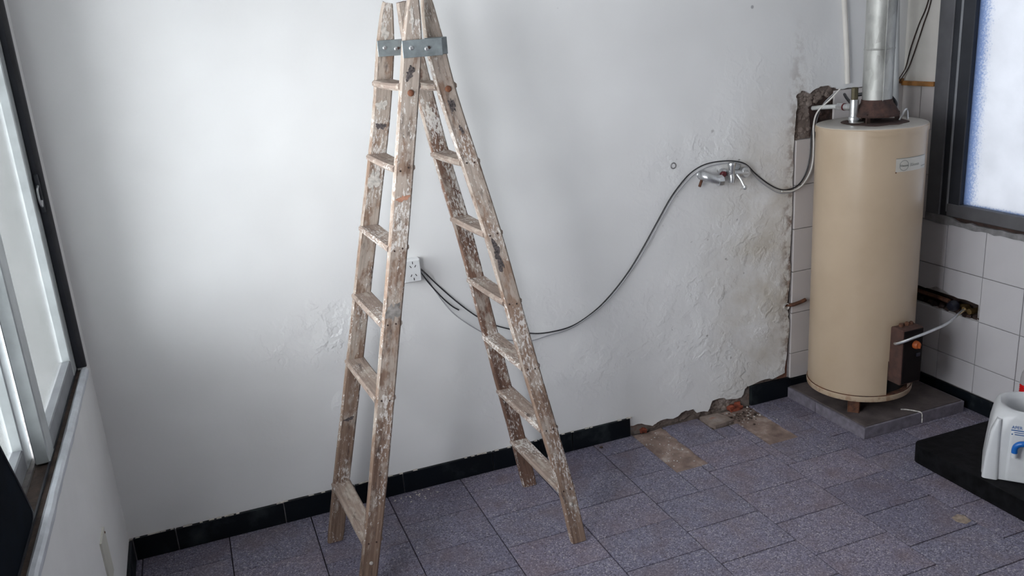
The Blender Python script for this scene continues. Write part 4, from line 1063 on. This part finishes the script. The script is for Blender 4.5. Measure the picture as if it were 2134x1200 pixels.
for z, a, b, h in ((0.184, 0.034, 0.15, 0.0022), (0.177, 0.044, 0.15, 0.0014), (0.171, 0.036, 0.040, 0.003), (0.1705, 0.046, 0.14, 0.0018)):
    box('printed_line', (a, panel_v(z)-.0014, z-h), (b, panel_v(z)-.0002, z+h*.4), 'blue_print', dp, 0, xfD)
tp = tube('tap', [xfD @ Vector(p) for p in ((0.050, -0.024, 0.118), (0.050, -0.025, 0.130), (0.053, -0.027, 0.142), (0.062, -0.028, 0.151), (0.076, -0.028, 0.155), (0.095, -0.02, 0.156), (0.11, 0.005, 0.155))], 0.0105, 'blue', dp, 12); tp['label'] = 'blue curved tap'
tube('spout', [xfD @ Vector((0.050, -0.024, 0.118)), xfD @ Vector((0.050, -0.024, 0.100))], 0.0095, 'white_plastic', tp, 12, smooth_path=False)

# bottle of red liquid behind it
bo = thing('bottle', (3.385, -0.815, 0.0755), 'plastic bottle of red liquid beside the tiled wall behind the dispenser', 'bottle')
bx, by = 3.388, -0.812
lathe('liquid', [(0.0, 0.078), (0.034, 0.078), (0.036, 0.085), (0.036, 0.252), (0.0, 0.253)], (bx, by, 0), 'red', bo, 24)
lathe('bottle_shell', [(0.0365, 0.250), (0.0365, 0.270), (0.033, 0.292), (0.024, 0.315), (0.014, 0.330), (0.013, 0.348)], (bx, by, 0), 'clear_pet', bo, 24)
lathe('ribs', [(0.036, 0.212), (0.0375, 0.215), (0.036, 0.218), (0.0375, 0.224), (0.036, 0.227), (0.0375, 0.233), (0.036, 0.236), (0.0375, 0.242), (0.036, 0.245)], (bx, by, 0), 'red', bo, 24)
lathe('cap', [(0.0145, 0.346), (0.0145, 0.366), (0.0, 0.367)], (bx, by, 0), 'red', bo, 18)

# ================================================================== BROKEN BITS ON THE FLOOR
def chunk(bm, x, y, s, z=0.0):
    g = bmesh.ops.create_icosphere(bm, subdivisions=1, radius=s)
    rz = Matrix.Rotation(random.random()*6, 4, 'Z')
    for v in g['verts']:
        v.co = rz @ Vector((v.co.x*random.uniform(.8, 1.4), v.co.y*random.uniform(.7, 1.2), v.co.z*random.uniform(.4, .7)))
        v.co += Vector((x, y, z+s*0.45))
bm = bmesh.new(); lp = []
lp = [(2.378, -0.006), (2.374, -0.09), (2.386, -0.122), (2.42, -0.119), (2.482, -0.110), (2.486, -0.075), (2.47, -0.01)]
bm.free()
tag(prism('cement_fragment', [lp], lambda u, v, d: (u, v, 0.009+0.012*(v+0.06)/0.06*-0.25-d), 0.018, 'cement'), 'broken piece of grey cement lying against the foot of the wall', 'rubble')
def lump(name, lo, hi, amp, mat, seed, label, cat, cuts=3):
    bm = bmesh.new(); bm_box(bm, lo, hi)
    bmesh.ops.subdivide_edges(bm, edges=bm.edges[:], cuts=cuts, use_grid_fill=True)
    for v in bm.verts:
        n = Vector((noise.noise(v.co*60+Vector((seed, 0, 0))), noise.noise(v.co*60+Vector((0, seed, 9))), noise.noise(v.co*60+Vector((5, 0, seed)))))
        v.co += n*amp
    return tag(from_bm(name, bm, mat), label, cat)
lump('brick_fragment', (2.535, -0.018, -0.006), (2.600, 0.010, 0.020), 0.011, 'brick', 3, 'broken red brick end showing at the foot of the wall beside the black skirting', 'brick')
lump('brick_fragment', (2.080, -0.010, -0.006), (2.110, 0.010, 0.014), 0.008, 'brick', 8, 'small red brick chip where the long black skirting ends', 'brick', 2)
# loose render still clinging to the wall foot and to the hole over the tiles
def render_lumps(spots, mat, seed):
    rnd = random.Random(seed); bm = bmesh.new()
    for x, z, sx, sz, n in spots:
        for k in range(n):
            px, pz, r = rnd.gauss(x, sx), rnd.gauss(z, sz), rnd.uniform(.006, .017)
            g = bmesh.ops.create_icosphere(bm, subdivisions=1, radius=r)
            for v in g['verts']: v.co = Vector((v.co.x*rnd.uniform(.7, 1.5)+px, v.co.y*.45+0.014, max(0.0, v.co.z*rnd.uniform(.6, 1.2)+pz)))
    o = from_bm('render_rubble', bm, mat, wall_back); o['kind'] = 'stuff'
render_lumps([(2.22, 0.012, 0.06, 0.008, 30), (2.40, 0.02, 0.05, 0.01, 26), (2.55, 0.035, 0.05, 0.018, 30), (2.72, 0.095, 0.06, 0.008, 14)], 'cement', 2)
render_lumps([(2.905, 1.24, 0.018, 0.04, 14), (2.91, 1.35, 0.02, 0.03, 14), (3.0, 1.375, 0.04, 0.012, 26)], 'cement', 5)
render_lumps([(3.01, 1.30, 0.035, 0.03, 34)], 'rust_and_shade_dark', 6)
prism('hole_shade_patch', [[(2.955, 1.20), (3.085, 1.20), (3.083, 1.30), (3.086, 1.355), (3.05, 1.372), (3.01, 1.368), (2.985, 1.38), (2.955, 1.365), (2.948, 1.31), (2.957, 1.26)]], mapB, 0.004, 'rust_and_shade_dark', wall_back).location.y = 0.0125  # flat dark sheet painting the shade of a deeper hole
bm = bmesh.new()
for k in range(46): chunk(bm, random.gauss(2.565, 0.045), min(-0.02, random.gauss(-0.085, 0.03)), random.uniform(.0025, .0075), -0.006 if random.random() < .6 else 0)
tag(from_bm('rubble_crumbs', bm, 'crumb_dark'), 'dark plaster and brick crumbs on the bare cement by the wall', 'rubble', kind='stuff')
bm = bmesh.new()
for k in range(40): chunk(bm, random.gauss(2.56, 0.055), min(-0.02, random.gauss(-0.09, 0.04)), random.uniform(.002, .006), -0.006 if random.random() < .6 else 0)
for k in range(46): chunk(bm, random.uniform(2.045, 2.175), random.uniform(-0.33, -0.02), random.uniform(.0015, .0045), -0.006)
tag(from_bm('plaster_crumbs', bm, 'crumb_light'), 'pale plaster crumbs scattered over the bare cement strips', 'rubble', kind='stuff')
bm = bmesh.new()
for k in range(34): chunk(bm, random.gauss(1.04, 0.06), min(-0.016, random.gauss(-0.055, 0.02)), random.uniform(.0012, .0045))
for k in range(26): chunk(bm, random.uniform(0.6, 3.2), random.uniform(-1.1, -0.06), random.uniform(.001, .003))
tag(from_bm('paint_flakes', bm, 'white_drip'), 'white paint flakes scattered on the floor by the skirting', 'paint flakes', kind='stuff')
bm = bmesh.new(); chunk(bm, 1.862, -0.048, 0.009); tag(from_bm('pebble', bm, 'crumb_dark'), 'small dark lump on the floor below the black skirting', 'pebble')
bm = bmesh.new()
lp = [(2.70, -1.095), (2.735, -1.088), (2.748, -1.105), (2.742, -1.14), (2.712, -1.146), (2.694, -1.12)]
prism('worn_patch', [lp], lambda u, v, d: (u, v, 0.0008-d), 0.001, 'worn_tan', floor)
bm.free()
